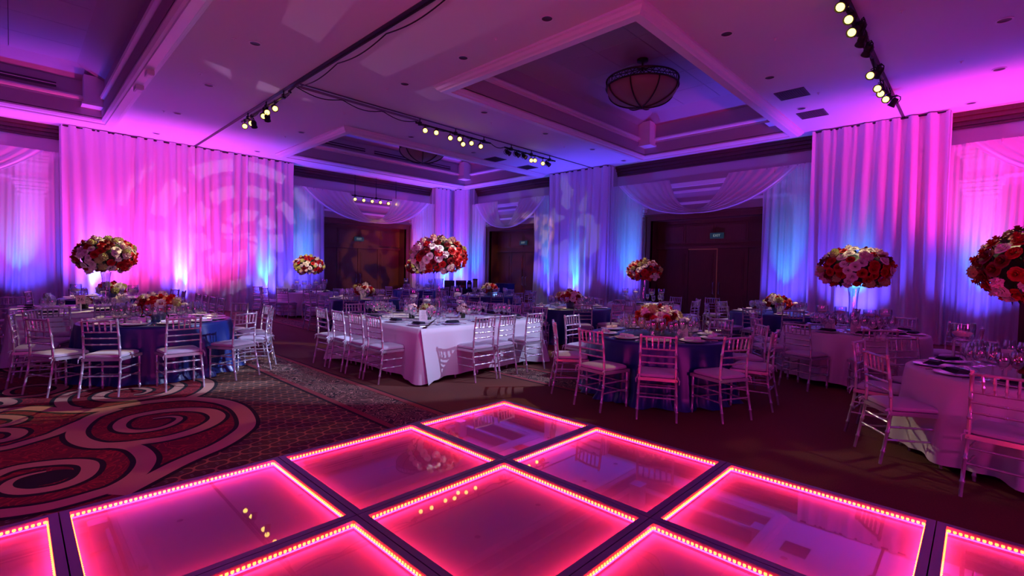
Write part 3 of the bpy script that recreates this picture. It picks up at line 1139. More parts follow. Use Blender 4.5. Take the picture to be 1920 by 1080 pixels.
def make_chair():
    t = empty('chiavari_chair')
    sil = M['silver']
    # cushion
    mb = MB()

    def cu(i, j):
        a = i * 2 * PI
        # superellipse section rounded at the edge
        ca, sa = math.cos(a), math.sin(a)
        ex = 0.28
        x = math.copysign(abs(ca) ** ex, ca)
        y = math.copysign(abs(sa) ** ex, sa)
        prof = [(0.0, 0.452), (0.90, 0.452), (1.0, 0.462), (1.01, 0.474), (0.985, 0.488), (0.88, 0.499), (0.55, 0.506), (0.0, 0.508)]
        k, z = prof[min(7, int(round(j * 7)))]
        wx = 0.205 if y < 0 else 0.205 + 0.018 * y
        return (x * wx * k, 0.005 + y * 0.2 * k, z)
    mb.grid(cu, 28, 8, True)
    cush = mb.build('seat_cushion', M['cushion'], t)
    for s in (-1, 1):
        tb = MB()
        tb.tube([(s * 0.185, -0.185, 0.47), (s * 0.205, -0.215, 0.475), (s * 0.215, -0.235, 0.46), (s * 0.20, -0.215, 0.455)], [0.006, 0.011, 0.012, 0.005], 6)
        tb.tube([(s * 0.205, -0.215, 0.462), (s * 0.225, -0.22, 0.44), (s * 0.222, -0.232, 0.40)], [0.006, 0.007, 0.004], 6)
        tb.build('cushion_tie', M['cushion'], cush)
    mb = MB()
    for a, b in (((-0.215, 0.195), (0.215, 0.195)), ((-0.19, -0.19), (0.19, -0.19)), ((-0.215, 0.195), (-0.19, -0.19)), ((0.215, 0.195), (0.19, -0.19))):
        ang = math.atan2(b[1] - a[1], b[0] - a[0])
        ln = math.hypot(b[0] - a[0], b[1] - a[1])
        mb.box(((a[0] + b[0]) / 2, (a[1] + b[1]) / 2, 0.436), (ln + 0.03, 0.032, 0.034), ang)
    mb.bb(-0.18, 0.18, -0.17, 0.17, 0.438, 0.452)
    mb.build('seat_frame', sil, t, smooth=False)
    for s in (-1, 1):
        pts, rr = knuckled([(s * 0.205, -0.262, 0.0), (s * 0.202, -0.232, 0.16), (s * 0.196, -0.203, 0.32), (s * 0.19, -0.19, 0.44), (s * 0.187, -0.19, 0.56), (s * 0.184, -0.202, 0.72), (s * 0.18, -0.228, 0.90), (s * 0.18, -0.231, 0.925)], 0.0135, (0.12, 0.30, 0.47, 0.62, 0.78, 0.965))
        rr[0] = 0.012
        MB().tube(pts, rr, 8).build('back_post', sil, t)
        pts, rr = knuckled([(s * 0.205, 0.192, 0.0), (s * 0.205, 0.19, 0.44)], 0.0135, (0.10, 0.42, 0.72))
        rr[0] = 0.011
        MB().tube(pts, rr, 8).build('front_leg', sil, t)
    yb = lambda z: -0.19 - max(0, (z - 0.56)) * 0.115
    pts, rr = knuckled([(-0.18, yb(0.90), 0.898), (0, yb(0.90) - 0.012, 0.902), (0.18, yb(0.90), 0.898)], 0.012, (0.2, 0.8))
    MB().tube(pts, rr, 8).build('top_rail', sil, t)
    for z in (0.765, 0.69, 0.615):
        pts, rr = knuckled([(-0.183, yb(z), z), (0, yb(z) - 0.01, z), (0.183, yb(z), z)], 0.0095, (0.25, 0.5, 0.75))
        MB().tube(pts, rr, 6).build('back_rail', sil, t)
    for k in range(5):
        x = -0.116 + 0.058 * k
        pts, rr = knuckled([(x, yb(0.765) - 0.008, 0.765), (x * 1.06, yb(0.9) - 0.009, 0.898)], 0.0085, (0.3, 0.65))
        MB().tube(pts, rr, 6).build('spindle', sil, t)
    st = []
    for s in (-1, 1):
        for z in (0.21, 0.32):
            yq = -0.26 + z * 0.19
            st.append(((s * 0.203, yq, z), (s * 0.205, 0.19, z)))
    for z in (0.24, 0.35):
        st.append(((-0.2, -0.26 + z * 0.19, z), (0.2, -0.26 + z * 0.19, z)))
        st.append(((-0.205, 0.19, z - 0.06), (0.205, 0.19, z - 0.06)))
    for a, b in st:
        pts, rr = knuckled([a, b], 0.0085, (0.2, 0.5, 0.8))
        MB().tube(pts, rr, 6).build('stretcher', sil, t)
    return t


TAB = {
    # key: (x, y, r or half size, shape, cloth, name)
    'T1': (1.50, 8.72, 0.93, 'round', 'navy', 'front left navy table'),
    'T2': (1.20, 11.55, 1.25, 'square', 'white', 'left white square table'),
    'T3': (5.13, 6.72, 1.26, 'square', 'white', 'central white table'),
    'T4': (6.03, 3.10, 0.90, 'round', 'navy', 'front right navy table'),
    'T5': (9.02, 1.40, 0.93, 'round', 'white', 'white table before magenta drape'),
    'T6': (6.05, -0.42, 0.91, 'round', 'white', 'white table at right frame edge'),
    'T7': (6.85, 16.0, 0.92, 'round', 'white', 'far left white table'),
    'T8': (6.62, 12.0, 0.95, 'round', 'navy', 'navy table left of centre'),
    'T9': (11.10, 15.9, 0.95, 'round', 'navy', 'farthest navy table'),
    'T10': (10.85, 11.5, 0.98, 'round', 'navy', 'navy table before corner doors'),
    'T11': (9.05, 6.85, 0.93, 'round', 'navy', 'navy table right of centre'),
    'T12': (11.80, 6.50, 0.93, 'round', 'white', 'white table by wide doors'),
    'T13': (11.75, 3.20, 0.95, 'round', 'navy', 'navy table before right sheer'),
    'T14': (1.65, 15.0, 0.95, 'round', 'navy', 'dark table by pink drape'),
}


def round_cloth(r, hem, seed, deep=1.0):
    rnd = random.Random(seed)
    n = 180
    comps = [(rnd.randint(9, 15), rnd.uniform(0, 6.28), 0.6), (rnd.randint(17, 24), rnd.uniform(0, 6.28), 0.5), (rnd.randint(26, 36), rnd.uniform(0, 6.28), 0.25)]
    rows = [(0.02, 0.76), (r * 0.5, 0.76), (r * 0.96, 0.76), (r * 0.99, 0.757), (r + 0.004, 0.748), (r + 0.008, 0.72)]
    for k in range(1, 11):
        rows.append((None, 0.72 - (0.72 - hem) * k / 10))
    mb = MB()

    def fn(i, j):
        a = i * 2 * PI
        q = rows[int(round(j * (len(rows) - 1)))]
        if q[0] is not None:
            rr, z = q
        else:
            t = (0.72 - q[1]) / (0.72 - hem)
            w_ = sum(A * math.sin(f * a + ph + t * 0.5) for f, ph, A in comps)
            rr = r + 0.012 + 0.055 * t * deep + 0.062 * w_ * (t ** 0.8) * deep
            if hem < 0.03 and t > 0.92:
                rr += 0.04 + 0.02 * math.sin(40 * a + seed)
            z = q[1]
            if t > 0.98:
                z += 0.012 * math.sin(13 * a + seed)
                z = max(z, 0.006)
        return (rr * math.cos(a), rr * math.sin(a), z)
    mb.grid(fn, n, len(rows), True)
    b = len(mb.v)
    mb.f.append(tuple(i * len(rows) for i in range(n)))
    return mb


def square_cloth(h, hem, seed):
    rnd = random.Random(seed)
    rc = 0.10
    per = []
    m_ = 34
    for s in range(4):
        for k in range(m_):
            t = -1 + 2 * k / m_
            x, y = h, t * (h - rc) if abs(t) < 1 else t * h
            a = s * PI / 2
            per.append((x * math.cos(a) - y * math.sin(a), x * math.sin(a) + y * math.cos(a), a, t))
        for k in range(6):
            q = (k + 0.5) / 6 * PI / 2
            a = s * PI / 2
            x, y = h - rc + rc * math.cos(q), h - rc + rc * math.sin(q)
            per.append((x * math.cos(a) - y * math.sin(a), x * math.sin(a) + y * math.cos(a), a + q, 2))
    n = len(per)
    ph = [rnd.uniform(0, 6.28) for _ in range(4)]
    rows = [0.0, 0.98, 1.0] + [2 + k / 10 for k in range(1, 11)]
    mb = MB()

    def fn(i, j):
        x, y, a, tt = per[int(round(i * n)) % n]
        q = rows[int(round(j * (len(rows) - 1)))]
        if q <= 1:
            return (x * max(q, 0.02), y * max(q, 0.02), 0.76 - (0.004 if q == 1.0 else 0))
        t = q - 2
        z = 0.752 - (0.752 - hem) * t
        s = x * 3.1 + y * 2.3
        wv = 0.022 * math.sin(s * 2.2 + ph[0]) + 0.012 * math.sin(s * 4.7 + ph[1])
        cx = max(0.0, 1 - abs(abs(x) - abs(y)) / 0.42)
        out = 0.008 + 0.03 * t + wv * t + 0.17 * cx * t ** 1.1 * (0.75 + 0.25 * math.cos((abs(x) - abs(y)) * 22))
        L = math.hypot(math.cos(a), math.sin(a))
        nx, ny = math.cos(a), math.sin(a)
        z -= cx * t * 0.05
        return (x + nx * out, y + ny * out, max(0.008, z))
    mb.grid(fn, n, len(rows), True)
    mb.f.append(tuple(i * len(rows) for i in range(n)))
    return mb


for k, (key, (x, y, r, shp, colr, nm)) in enumerate(TAB.items()):
    hem = 0.012 if colr == 'navy' else (0.075 if key in ('T6', 'T5') else 0.05)
    if shp == 'round':
        mb = round_cloth(r, hem, k + 2, 1.0 if key not in ('T7', 'T12') else 0.8)
    else:
        mb = square_cloth(r, 0.07, k)
    o = mb.build('tablecloth', M['navy' if colr == 'navy' else 'white'], None, (x, y, 0), R(20 * k if shp == 'round' else 0), angle=75)
    word = ('navy satin' if colr == 'navy' else 'white linen')
    tag(o, '%s floor length tablecloth on %s' % (word, nm), 'tablecloth', 'tablecloths of the banquet tables')
# folding table under the raised hem of the nearest white table
tb = empty('banquet_table', (6.05, -0.42, 0))
tag(tb, 'dark wooden banquet table base under the white cloth at the right frame edge', 'table')
MB().lathe([(0.0, 0.735), (0.88, 0.735), (0.89, 0.745), (0.89, 0.752), (0.0, 0.752)], 40).build('tabletop', M['door'], tb)
for s in (-1, 1):
    MB().bb(s * 0.62 - 0.05, s * 0.62 + 0.05, -0.35, 0.35, 0.0, 0.06).bb(s * 0.62 - 0.03, s * 0.62 + 0.03, -0.3, -0.24, 0.06, 0.735).bb(s * 0.62 - 0.03, s * 0.62 + 0.03, 0.24, 0.3, 0.06, 0.735).build('leg', M['black'], tb, smooth=False)


CH = []   # (table, x, y, heading)


def ring(key, rad, angs):
    x, y = TAB[key][:2]
    for a in angs:
        CH.append((key, x + rad * math.cos(R(a)), y + rad * math.sin(R(a)), a + 180 + random.uniform(-5, 5)))


ring('T1', 1.29, (-149, -121, -90, -58, -30, 0, 30, 150, 178))
ring('T4', 1.17, (92, 138, 176, 208, 243, 281, 314, 346))
ring('T5', 1.22, (88, 130, 163, 200, 276, 304, 340))
ring('T6', 1.08, (52, 88, 126, 168, 20))
for y in (6.03, 6.55, 7.09, 7.65):
    CH.append(('T3', 3.70, y, random.uniform(-4, 4)))
for x, hd in ((4.70, 89), (5.13, 96), (5.77, 90)):
    CH.append(('T3', x, 5.28, hd))
for y in (5.85, 6.5, 7.1, 7.7):
    CH.append(('T3', 6.56, y, 180 + random.uniform(-5, 5)))
for x in (4.45, 5.05, 5.6):
    CH.append(('T3', x, 8.15, 270 + random.uniform(-5, 5)))
for x in (0.42, 1.08):
    CH.append(('T2', x, 10.12, 90 + random.uniform(-5, 5)))
for y in (11.0, 11.6, 12.2, 12.8):
    CH.append(('T2', 2.72, y, 180 + random.uniform(-5, 5)))
CH.append(('T2', -0.32, 10.9, 2))
CH.append(('T2', 0.0, 12.98, 270))
ring('T7', 1.22, (150, 185, 215, 248, 282, 316))
ring('T8', 1.24, (140, 172, 202, 230, 258, 286, 314, 342, 80))
ring('T9', 1.24, (190, 220, 250, 280, 310, 340))
ring('T10', 1.26, (150, 180, 208, 236, 262, 288, 316, 344, 20, 60))
ring('T11', 1.22, (100, 142, 180, 228, 262, 300, 340, 20))
ring('T12', 1.22, (160, 195, 230, 270, 310, 350))
ring('T13', 1.24, (70, 120, 150, 178, 206, 234, 262, 292))
ring('T14', 1.24, (165, 110, 20, -20))
CH.append(('wall', 5.75, 17.0, 20))
CH.append(('wall', 13.55, 5.35, 200))

chair0 = make_chair()
ORD = ['first', 'second', 'third', 'fourth', 'fifth', 'sixth', 'seventh', 'eighth', 'ninth', 'tenth']
groups = {}
for c in CH:
    X, Y, d = px_of(c[1], c[2], 0.6)
    if c[0] == 'wall':
        side = 'wall'
    else:
        dt = px_of(TAB[c[0]][0], TAB[c[0]][1], 0.6)[2]
        side = 'near' if d < dt else 'far'
    groups.setdefault((c[0], side), []).append((X, c))
SKIP = set()
used = False
for (key, side), lst in groups.items():
    lst.sort(key=lambda q: q[0])
    for k, (X, c) in enumerate(lst):
        if key == 'wall':
            lb = 'silver bamboo-style chair standing apart beside the ' + ('bluish left drape' if c[1] < 8 else 'dark wide doors')
        else:
            lb = 'silver ladder-back chair, %s from left on %s side of %s' % (ORD[k], side, TAB[key][5])
        if not used:
            o = chair0
            o.location = (c[1], c[2], 0.001)
            o.rotation_euler = (0, 0, R(c[3] - 90))
            used = True
        else:
            o = copy_tree(chair0, (c[1], c[2], 0.001), R(c[3] - 90))
        tag(o, lb, 'chair', 'silver chairs around the banquet tables')


# ================================================================== FLOWERS
def rose_mesh(name, m, rings, jitter):
    rnd = random.Random(len(name) * 13 + rings)
    mb = MB()
    for lay in range(rings):
        t = lay / max(1, rings - 1)
        n = 3 + lay * 2
        rad = 0.012 + 0.030 * t
        hgt = 0.036 - 0.026 * t
        for k in range(n):
            a0 = 2 * PI * (k + lay * 0.37) / n + rnd.uniform(-0.1, 0.1)
            wd = PI / n * 1.35
            open_ = 0.35 + 1.15 * t
            b = len(mb.v)
            for i in range(4):
                aa = a0 + wd * (-1 + 2 * i / 3)
                edge = 1 - 0.35 * abs(-1 + 2 * i / 3) ** 2
                for j in range(3):
                    v = j / 2
                    rr = rad * (0.55 + 0.45 * v) + 0.014 * open_ * v * v * edge
                    z = -0.012 + (hgt + 0.016) * v * (0.8 + 0.2 * edge) - 0.014 * open_ * (v ** 3) + rnd.uniform(-jitter, jitter)
                    mb.v.append((rr * math.cos(aa), rr * math.sin(aa), z))
            for i in range(3):
                for j in range(2):
                    mb.f.append((b + i * 3 + j, b + (i + 1) * 3 + j, b + (i + 1) * 3 + j + 1, b + i * 3 + j + 1))
    return mb.mesh(name, m, True, 180)


def cluster_mesh(name, m, nfl, rad, size):
    rnd = random.Random(nfl)
    mb = MB()
    for k in range(nfl):
        z = 1 - (k + 0.5) / nfl * 1.35
        a = k * 2.39996
        rr = math.sqrt(max(0, 1 - z * z))
        nrm = Vector((rr * math.cos(a), rr * math.sin(a), z))
        c = nrm * rad
        t1 = nrm.orthogonal().normalized()
        t2 = nrm.cross(t1)
        ph = rnd.uniform(0, 1.5)
        for q in range(4):
            aa = ph + q * PI / 2
            d = t1 * math.cos(aa) + t2 * math.sin(aa)
            e = t1 * -math.sin(aa) + t2 * math.cos(aa)
            b = len(mb.v)
            for pnt in (c, c + d * size * 0.6 + e * size * 0.5 + nrm * 0.004, c + d * size + nrm * rnd.uniform(0.0, 0.7) * size, c + d * size * 0.6 - e * size * 0.5 + nrm * 0.004):
                mb.v.append(tuple(pnt))
            mb.f.append((b, b + 1, b + 2, b + 3))
    return mb.mesh(name, m, True, 180)


BL = {
    'red_rose': (rose_mesh('red_rose', M['red'], 4, 0.003), 0.34),
    'dark_red_rose': (rose_mesh('dark_red_rose', M['dred'], 4, 0.003), 0.17),
    'cream_rose': (rose_mesh('cream_rose', M['cream'], 4, 0.002), 0.22),
    'blush_carnation': (cluster_mesh('blush_carnation', M['blush'], 15, 0.026, 0.036), 0.08),
    'cream_carnation': (cluster_mesh('cream_carnation', M['cream'], 15, 0.026, 0.036), 0.08),
    'lime_hydrangea': (cluster_mesh('lime_hydrangea', M['lime'], 30, 0.042, 0.026), 0.10),
}
BN = list(BL)
BWT = [BL[b][1] for b in BN]


def foliage_mesh(a, b, n, seed, core=True):
    rnd = random.Random(seed)
    mb = MB()
    if core:
        pr = []
        for k in range(9):
            t = -PI / 2 + PI * k / 8
            pr.append((max(0.001, a * 0.88 * math.cos(t)), b * 0.86 * math.sin(t)))
        mb.lathe(pr, 20)
    for _ in range(n):
        z = rnd.uniform(-0.9, 1)
        an = rnd.uniform(0, 2 * PI)
        rr = math.sqrt(max(0, 1 - z * z))
        nrm = Vector((rr * math.cos(an), rr * math.sin(an), z * 0.9)).normalized()
        c = Vector((rr * math.cos(an) * a, rr * math.sin(an) * a, z * b)) * 0.93
        t1 = (nrm.orthogonal().normalized() + nrm * rnd.uniform(0.2, 1.6)).normalized()
        if rnd.random() < 0.5:
            t1 = (t1 + Vector((0, 0, rnd.uniform(-0.5, 0.8)))).normalized()
        e = t1.cross(nrm).normalized()
        ln = rnd.uniform(0.06, 0.12)
        bq = len(mb.v)
        for pnt in (c, c + t1 * ln * 0.45 + e * ln * 0.17, c + t1 * ln, c + t1 * ln * 0.45 - e * ln * 0.17):
            mb.v.append(tuple(pnt))
        mb.f.append((bq, bq + 1, bq + 2, bq + 3))
    return mb.mesh('foliage', M['leaf'], True, 60)


FOL_BIG = foliage_mesh(0.43, 0.29, 170, 5)
FOL_LOW = foliage_mesh(0.22, 0.13, 60, 9)
FOL_POSY = foliage_mesh(0.07, 0.045, 14, 12)


def blooms(parent, cz, a, b, n, seed, zmin=-0.85, scale=1.0, names=None):
    rnd = random.Random(seed)
    placed = []
    bag = []
    for k in range(n):
        z = 1 - (k + 0.5) / n * (1 - zmin)
        an = k * 2.39996 + rnd.uniform(-0.12, 0.12)
        rr = math.sqrt(max(0, 1 - z * z))
        sq = 1.0 + 0.03 * rnd.uniform(-1, 1)
        pos = Vector((rr * math.cos(an) * a * sq, rr * math.sin(an) * a * sq, z * b * sq))
        nrm = Vector((rr * math.cos(an) / a, rr * math.sin(an) / a, z / b)).normalized()
        nrm = (nrm + Vector((0, 0, 0.15))).normalized()
        if names:
            if not bag:
                bag = list(names)
                rnd.shuffle(bag)
            nm = bag.pop()
        else:
            nm = rnd.choices(BN, BWT)[0]
        # flowers grow in loose drifts of one kind
        if placed and not names and rnd.random() < 0.14:
            q = min(placed, key=lambda p: (p[0] - pos).length)
            nm = q[1]
        placed.append((pos, nm))
        o = link(nm, BL[nm][0], parent)
        o.location = (pos.x, pos.y, cz + pos.z)
        o.rotation_euler = nrm.to_track_quat('Z', 'Y').to_euler()
        s = scale * rnd.uniform(0.95, 1.3)
        o.scale = (s, s, s * rnd.uniform(0.9, 1.15))


VASE = MB().lathe([(0.0, 0.0), (0.075, 0.0), (0.078, 0.012), (0.066, 0.03), (0.062, 0.10), (0.056, 0.25), (0.056, 0.42), (0.064, 0.56), (0.082, 0.66), (0.076, 0.658), (0.059, 0.555), (0.051, 0.42), (0.051, 0.25), (0.057, 0.10), (0.055, 0.04), (0.0, 0.035)], 24).mesh('tall_vase', M['vase'])
VASE_ROD = MB().tube([(0.025, 0, 0.04), (0.02, 0.0, 0.35), (0.03, 0.0, 0.64)], 0.012, 8).tube([(-0.022, 0.02, 0.04), (-0.018, 0.01, 0.35), (-0.03, 0.0, 0.64)], 0.010, 8).tube([(0.0, -0.025, 0.04), (0.0, -0.02, 0.35), (0.0, -0.03, 0.64)], 0.009, 8).mesh('vase_rod', M['vase'])


def tall_centre(key, dz, desc, a=0.455, b=0.325, n=120):
    x, y = TAB[key][:2]
    t = empty('tall_centrepiece', (x, y, 0.762))
    tag(t, desc, 'flowers', 'tall rose centrepieces')
    link('tall_vase', VASE, t)
    link('vase_rod', VASE_ROD, t)
    cz = 0.93 + dz
    f = link('foliage', FOL_BIG, t, (0, 0, cz))
    f.scale = (a / 0.455, a / 0.455, b / 0.325)
    f['kind'] = 'stuff'
    blooms(t, cz, a, b, n, hash_key(key))
    return t


def hash_key(k):
    return sum(ord(c) * (i + 3) for i, c in enumerate(k))


tall_centre('T2', 0.03, 'tall glass vase with red, cream and lime rose dome on the left white square table', 0.44, 0.32)
tall_centre('T3', 0.12, 'tall glass vase with bright red and white rose dome on the central white table', 0.455, 0.32)
tall_centre('T5', 0.02, 'tall glass vase with dark red and cream rose dome before the magenta drape', 0.47, 0.31)
tall_centre('T6', 0.0, 'tall rose dome cut by the right edge of the picture', 0.46, 0.34)
tall_centre('T7', -0.06, 'distant tall rose dome on the far left white table by the blue pilaster', 0.46, 0.31)
tall_centre('T9', -0.02, 'distant tall rose dome half hidden behind the central rose dome', 0.46, 0.30)
tall_centre('T12', -0.05, 'distant tall rose dome on the white table left of the wide doors', 0.44, 0.28)

LOWBOWL = MB().lathe([(0.0, 0.0), (0.08, 0.0), (0.085, 0.01), (0.10, 0.06), (0.125, 0.12), (0.12, 0.12), (0.09, 0.05), (0.0, 0.04)], 24).mesh('bowl_vase', M['bowl'])
for key, desc, a, n in (('T1', 'low red, cream and lime flower bowl on the front left navy table', 0.25, 34),
                        ('T4', 'low red and white flower bowl on the front right navy table', 0.27, 34),
                        ('T8', 'small distant flower bowl on the navy table left of the central one', 0.24, 28),
                        ('T10', 'small distant flower bowl on the navy table before the corner doors', 0.24, 28),
                        ('T11', 'low flower bowl on the navy table right of the central one', 0.26, 30),
                        ('T13', 'low flower bowl on the navy table before the right sheer', 0.25, 30),
                        ('T14', 'low cream flower bowl on the dark table by the pink drape', 0.25, 28)):
    x, y = TAB[key][:2]
    t = empty('low_centrepiece', (x, y, 0.762))
    tag(t, desc, 'flowers', 'low flower bowls on the navy tables')
    link('bowl_vase', LOWBOWL, t)
    f = link('foliage', FOL_LOW, t, (0, 0, 0.20))
    f['kind'] = 'stuff'
    blooms(t, 0.20, a, 0.16, n, hash_key(key) + 4, -0.35, 1.25, ['red_rose', 'dark_red_rose', 'cream_rose', 'red_rose', 'cream_carnation', 'cream_rose', 'lime_hydrangea', 'red_rose'])

POSYV = MB().lathe([(0.0, 0.0), (0.045, 0.0), (0.05, 0.02), (0.05, 0.09), (0.04, 0.10), (0.0, 0.10)], 14).mesh('posy_vase', M['posy'])
for key, dx, dy, names, desc in (
        ('T3', -0.52, 0.04, ['blush_carnation', 'dark_red_rose', 'cream_rose'], 'pink and red posy left of the tall vase on the central white table'),
        ('T3', -0.42, -0.28, ['red_rose', 'dark_red_rose', 'lime_hydrangea', 'blush_carnation'], 'red posy in a dark vase before the tall vase on the central white table'),
        ('T3', -0.10, 0.22, ['red_rose', 'blush_carnation'], 'small red posy close behind the tall vase on the central white table'),
        ('T3', 0.20, -0.40, ['dark_red_rose', 'blush_carnation'], 'red and pink posy right of the tall vase on the central white table'),
        ('T2', -0.30, -0.05, ['blush_carnation', 'cream_rose', 'dark_red_rose'], 'pink posy left of the tall vase on the left white square table'),
        ('T2', 0.18, -0.22, ['blush_carnation', 'cream_carnation'], 'pink posy right of the tall vase on the left white square table'),
        ('T5', -0.16, 0.28, ['cream_rose', 'dark_red_rose'], 'small posy left of the tall vase before the magenta drape'),
        ('T5', -0.02, -0.28, ['cream_rose', 'lime_hydrangea'], 'small posy right of the tall vase before the magenta drape'),
        ('T6', -0.28, 0.10, ['red_rose', 'dark_red_rose', 'cream_carnation'], 'red posy in a dark vase at the right frame edge'),
        ('T6', -0.34, -0.10, ['cream_carnation', 'cream_rose'], 'white posy in a dark vase at the right frame edge')):
    x, y = TAB[key][:2]
    t = empty('posy', (x + dx, y + dy, 0.762))
    tag(t, desc, 'flowers', 'small posies around the tall vases')
    link('posy_vase', POSYV, t)
    f = link('foliage', FOL_POSY, t, (0, 0, 0.13))
    f['kind'] = 'stuff'
    blooms(t, 0.13, 0.085, 0.06, 11, hash_key(key) + int(dx * 100), -0.2, 1.0, names)

# ================================================================== TABLEWARE
WINE = MB().lathe([(0.0, 0.0), (0.034, 0.0), (0.034, 0.003), (0.006, 0.010), (0.0045, 0.06), (0.006, 0.082), (0.022, 0.095), (0.037, 0.12), (0.041, 0.15), (0.036, 0.185), (0.031, 0.205), (0.0295, 0.205), (0.034, 0.184), (0.039, 0.15), (0.035, 0.121), (0.02, 0.098), (0.0, 0.093)], 14).mesh('wine_glass', M['glass'])
PLATE = MB().lathe([(0.0, 0.006), (0.09, 0.006), (0.10, 0.010), (0.15, 0.018), (0.152, 0.020), (0.15, 0.014), (0.10, 0.002), (0.08, 0.0), (0.0, 0.0)], 28).mesh('plate', M['plate'])


def napkin_mesh(m, roll):
    mb = MB()
    if roll:
        mb.tube([(-0.1, 0, 0.02), (-0.06, 0, 0.021), (0, 0, 0.020), (0.06, 0, 0.021), (0.1, 0, 0.02)], [0.017, 0.02, 0.016, 0.02, 0.017], 10)
        mb.box((0.0, 0, 0.020), (0.016, 0.042, 0.042))
    else:
        for k in range(4):
            mb.box((0.004 * k, 0.003 * k, 0.006 + 0.008 * k), (0.20 - 0.012 * k, 0.11 - 0.01 * k, 0.007), 0.03 * k)
    return mb.mesh('napkin', m, True, 50)


NAPW = napkin_mesh(M['whitenap'], True)
NAPN = napkin_mesh(M['navynap'], False)
KN = MB().box((0, 0.045, 0.003), (0.016, 0.12, 0.002)).tube([(0, -0.015, 0.004), (0, -0.105, 0.004)], [0.005, 0.006], 6).mesh('knife', M['cutlery'])
fk = MB().tube([(0, 0.04, 0.006), (0, -0.02, 0.004), (0, -0.10, 0.004)], [0.004, 0.003, 0.006], 6).box((0, 0.05, 0.006), (0.022, 0.03, 0.002))
for q in (-0.009, -0.003, 0.003, 0.009):
    fk.box((q, 0.085, 0.006), (0.003, 0.045, 0.002))
FK = fk.mesh('fork', M['cutlery'])

ZT = 0.7625
nglass = 0
SET = []


def setting(key, px_, py_, hd, near, glasses, cut):
    SET.append((key, px_, py_, hd, near, glasses, cut))


def lay(key, px_, py_, hd, near, glasses, cut, word):
    """one place: charger, napkin, glasses, cutlery; hd = direction the guest faces"""
    global nglass
    nm = TAB[key][5]
    f = Vector((math.cos(R(hd)), math.sin(R(hd)), 0))
    s = Vector((f.y, -f.x, 0))
    p = Vector((px_, py_, ZT))
    o = link('plate', PLATE, None, tuple(p), 0)
    tag(o, 'silver rimmed plate at %s, %s' % (word, nm), 'plate', 'plates on ' + nm)
    navy = TAB[key][4] != 'navy'
    o = link('napkin', NAPN if navy else NAPW, None, (p.x, p.y, ZT + 0.0205), R(hd) + random.uniform(-0.3, 0.3) - PI / 2)
    tag(o, '%s napkin at %s, %s' % ('dark folded' if navy else 'white rolled', word, nm), 'napkin', 'napkins on ' + nm)
    gl = []
    for k in range(glasses):
        gl.append((p + f * (0.235 + 0.02 * (k % 2)) + s * (-0.06 + 0.108 * k), k))
    gl.sort(key=lambda q: px_of(q[0].x, q[0].y, 0.9)[0])
    names_ = {1: ['single'], 2: ['left', 'right'], 3: ['left', 'middle', 'right']}[max(1, glasses)]
    for (g, k), w_ in zip(gl, names_):
        o = link('wine_glass', WINE, None, (g.x, g.y, ZT), 0)
        sc = (1.17, 1.24, 1.08)[k % 3]
        o.scale = (sc, sc, sc)
        tag(o, '%s clear wine glass at %s, %s' % (w_, word, nm), 'glass', 'wine glasses on ' + nm)
        nglass += 1
    if cut:
        for me, off, w_ in ((KN, 0.19, 'knife'), (FK, -0.19, 'fork')):
            g = p + s * off
            o = link(w_, me, None, (g.x, g.y, ZT), R(hd) - PI / 2)
            tag(o, 'polished %s at %s, %s' % (w_, word, nm), 'cutlery', 'cutlery on ' + nm)


def places_round(key, angs, near, glasses, cut):
    x, y, r = TAB[key][:3]
    for a in angs:
        setting(key, x + (r - 0.2) * math.cos(R(a)), y + (r - 0.2) * math.sin(R(a)), a + 180, near, glasses, cut)


places_round('T1', (-149, -121, -90, -58, -30, 0, 30, 60, 92, 122, 150, 180), True, 3, True)
places_round('T4', (92, 138, 176, 208, 243, 281, 314, 346, 20, 56), True, 3, True)
places_round('T6', (60, 95, 130, 165, 200, 235, 20), True, 3, True)
places_round('T5', (88, 130, 165, 200, 235, 270, 304, 340, 15, 50), True, 3, False)
for y in (5.85, 6.45, 7.05, 7.65):
    setting('T3', 4.10, y, 0, True, 3, True)
    setting('T3', 6.16, y, 180, True, 2, False)
for x in (4.6, 5.2, 5.8):
    setting('T3', x, 5.69, 90, True, 3, True)
for x in (4.45, 5.05, 5.6):
    setting('T3', x, 7.75, 270, True, 2, False)
for x in (0.4, 1.05, 1.7):
    setting('T2', x, 10.54, 90, True, 3, True)
for y in (11.0, 11.6, 12.2):
    setting('T2', 2.22, y, 180, True, 2, False)
    setting('T2', 0.2, y + 0.2, 0, True, 3, False)
for key in ('T7', 'T8', 'T9', 'T10', 'T11', 'T12', 'T13', 'T14'):
    places_round(key, [k * 45 + 22 for k in range(8)], False, 2 if key not in ('T9', 'T12', 'T14', 'T7') else 1, False)
byside = {}
for q in SET:
    X, Y, d = px_of(q[1], q[2], ZT)
    side = 'near-side' if d < px_of(TAB[q[0]][0], TAB[q[0]][1], ZT)[2] else 'far-side'
    byside.setdefault((q[0], side), []).append((X, q))
for (key, side), lst in byside.items():
    lst.sort(key=lambda q: q[0])
    for k, (X, q) in enumerate(lst):
        lay(*q, '%s %s place from left' % (ORD[k], side))

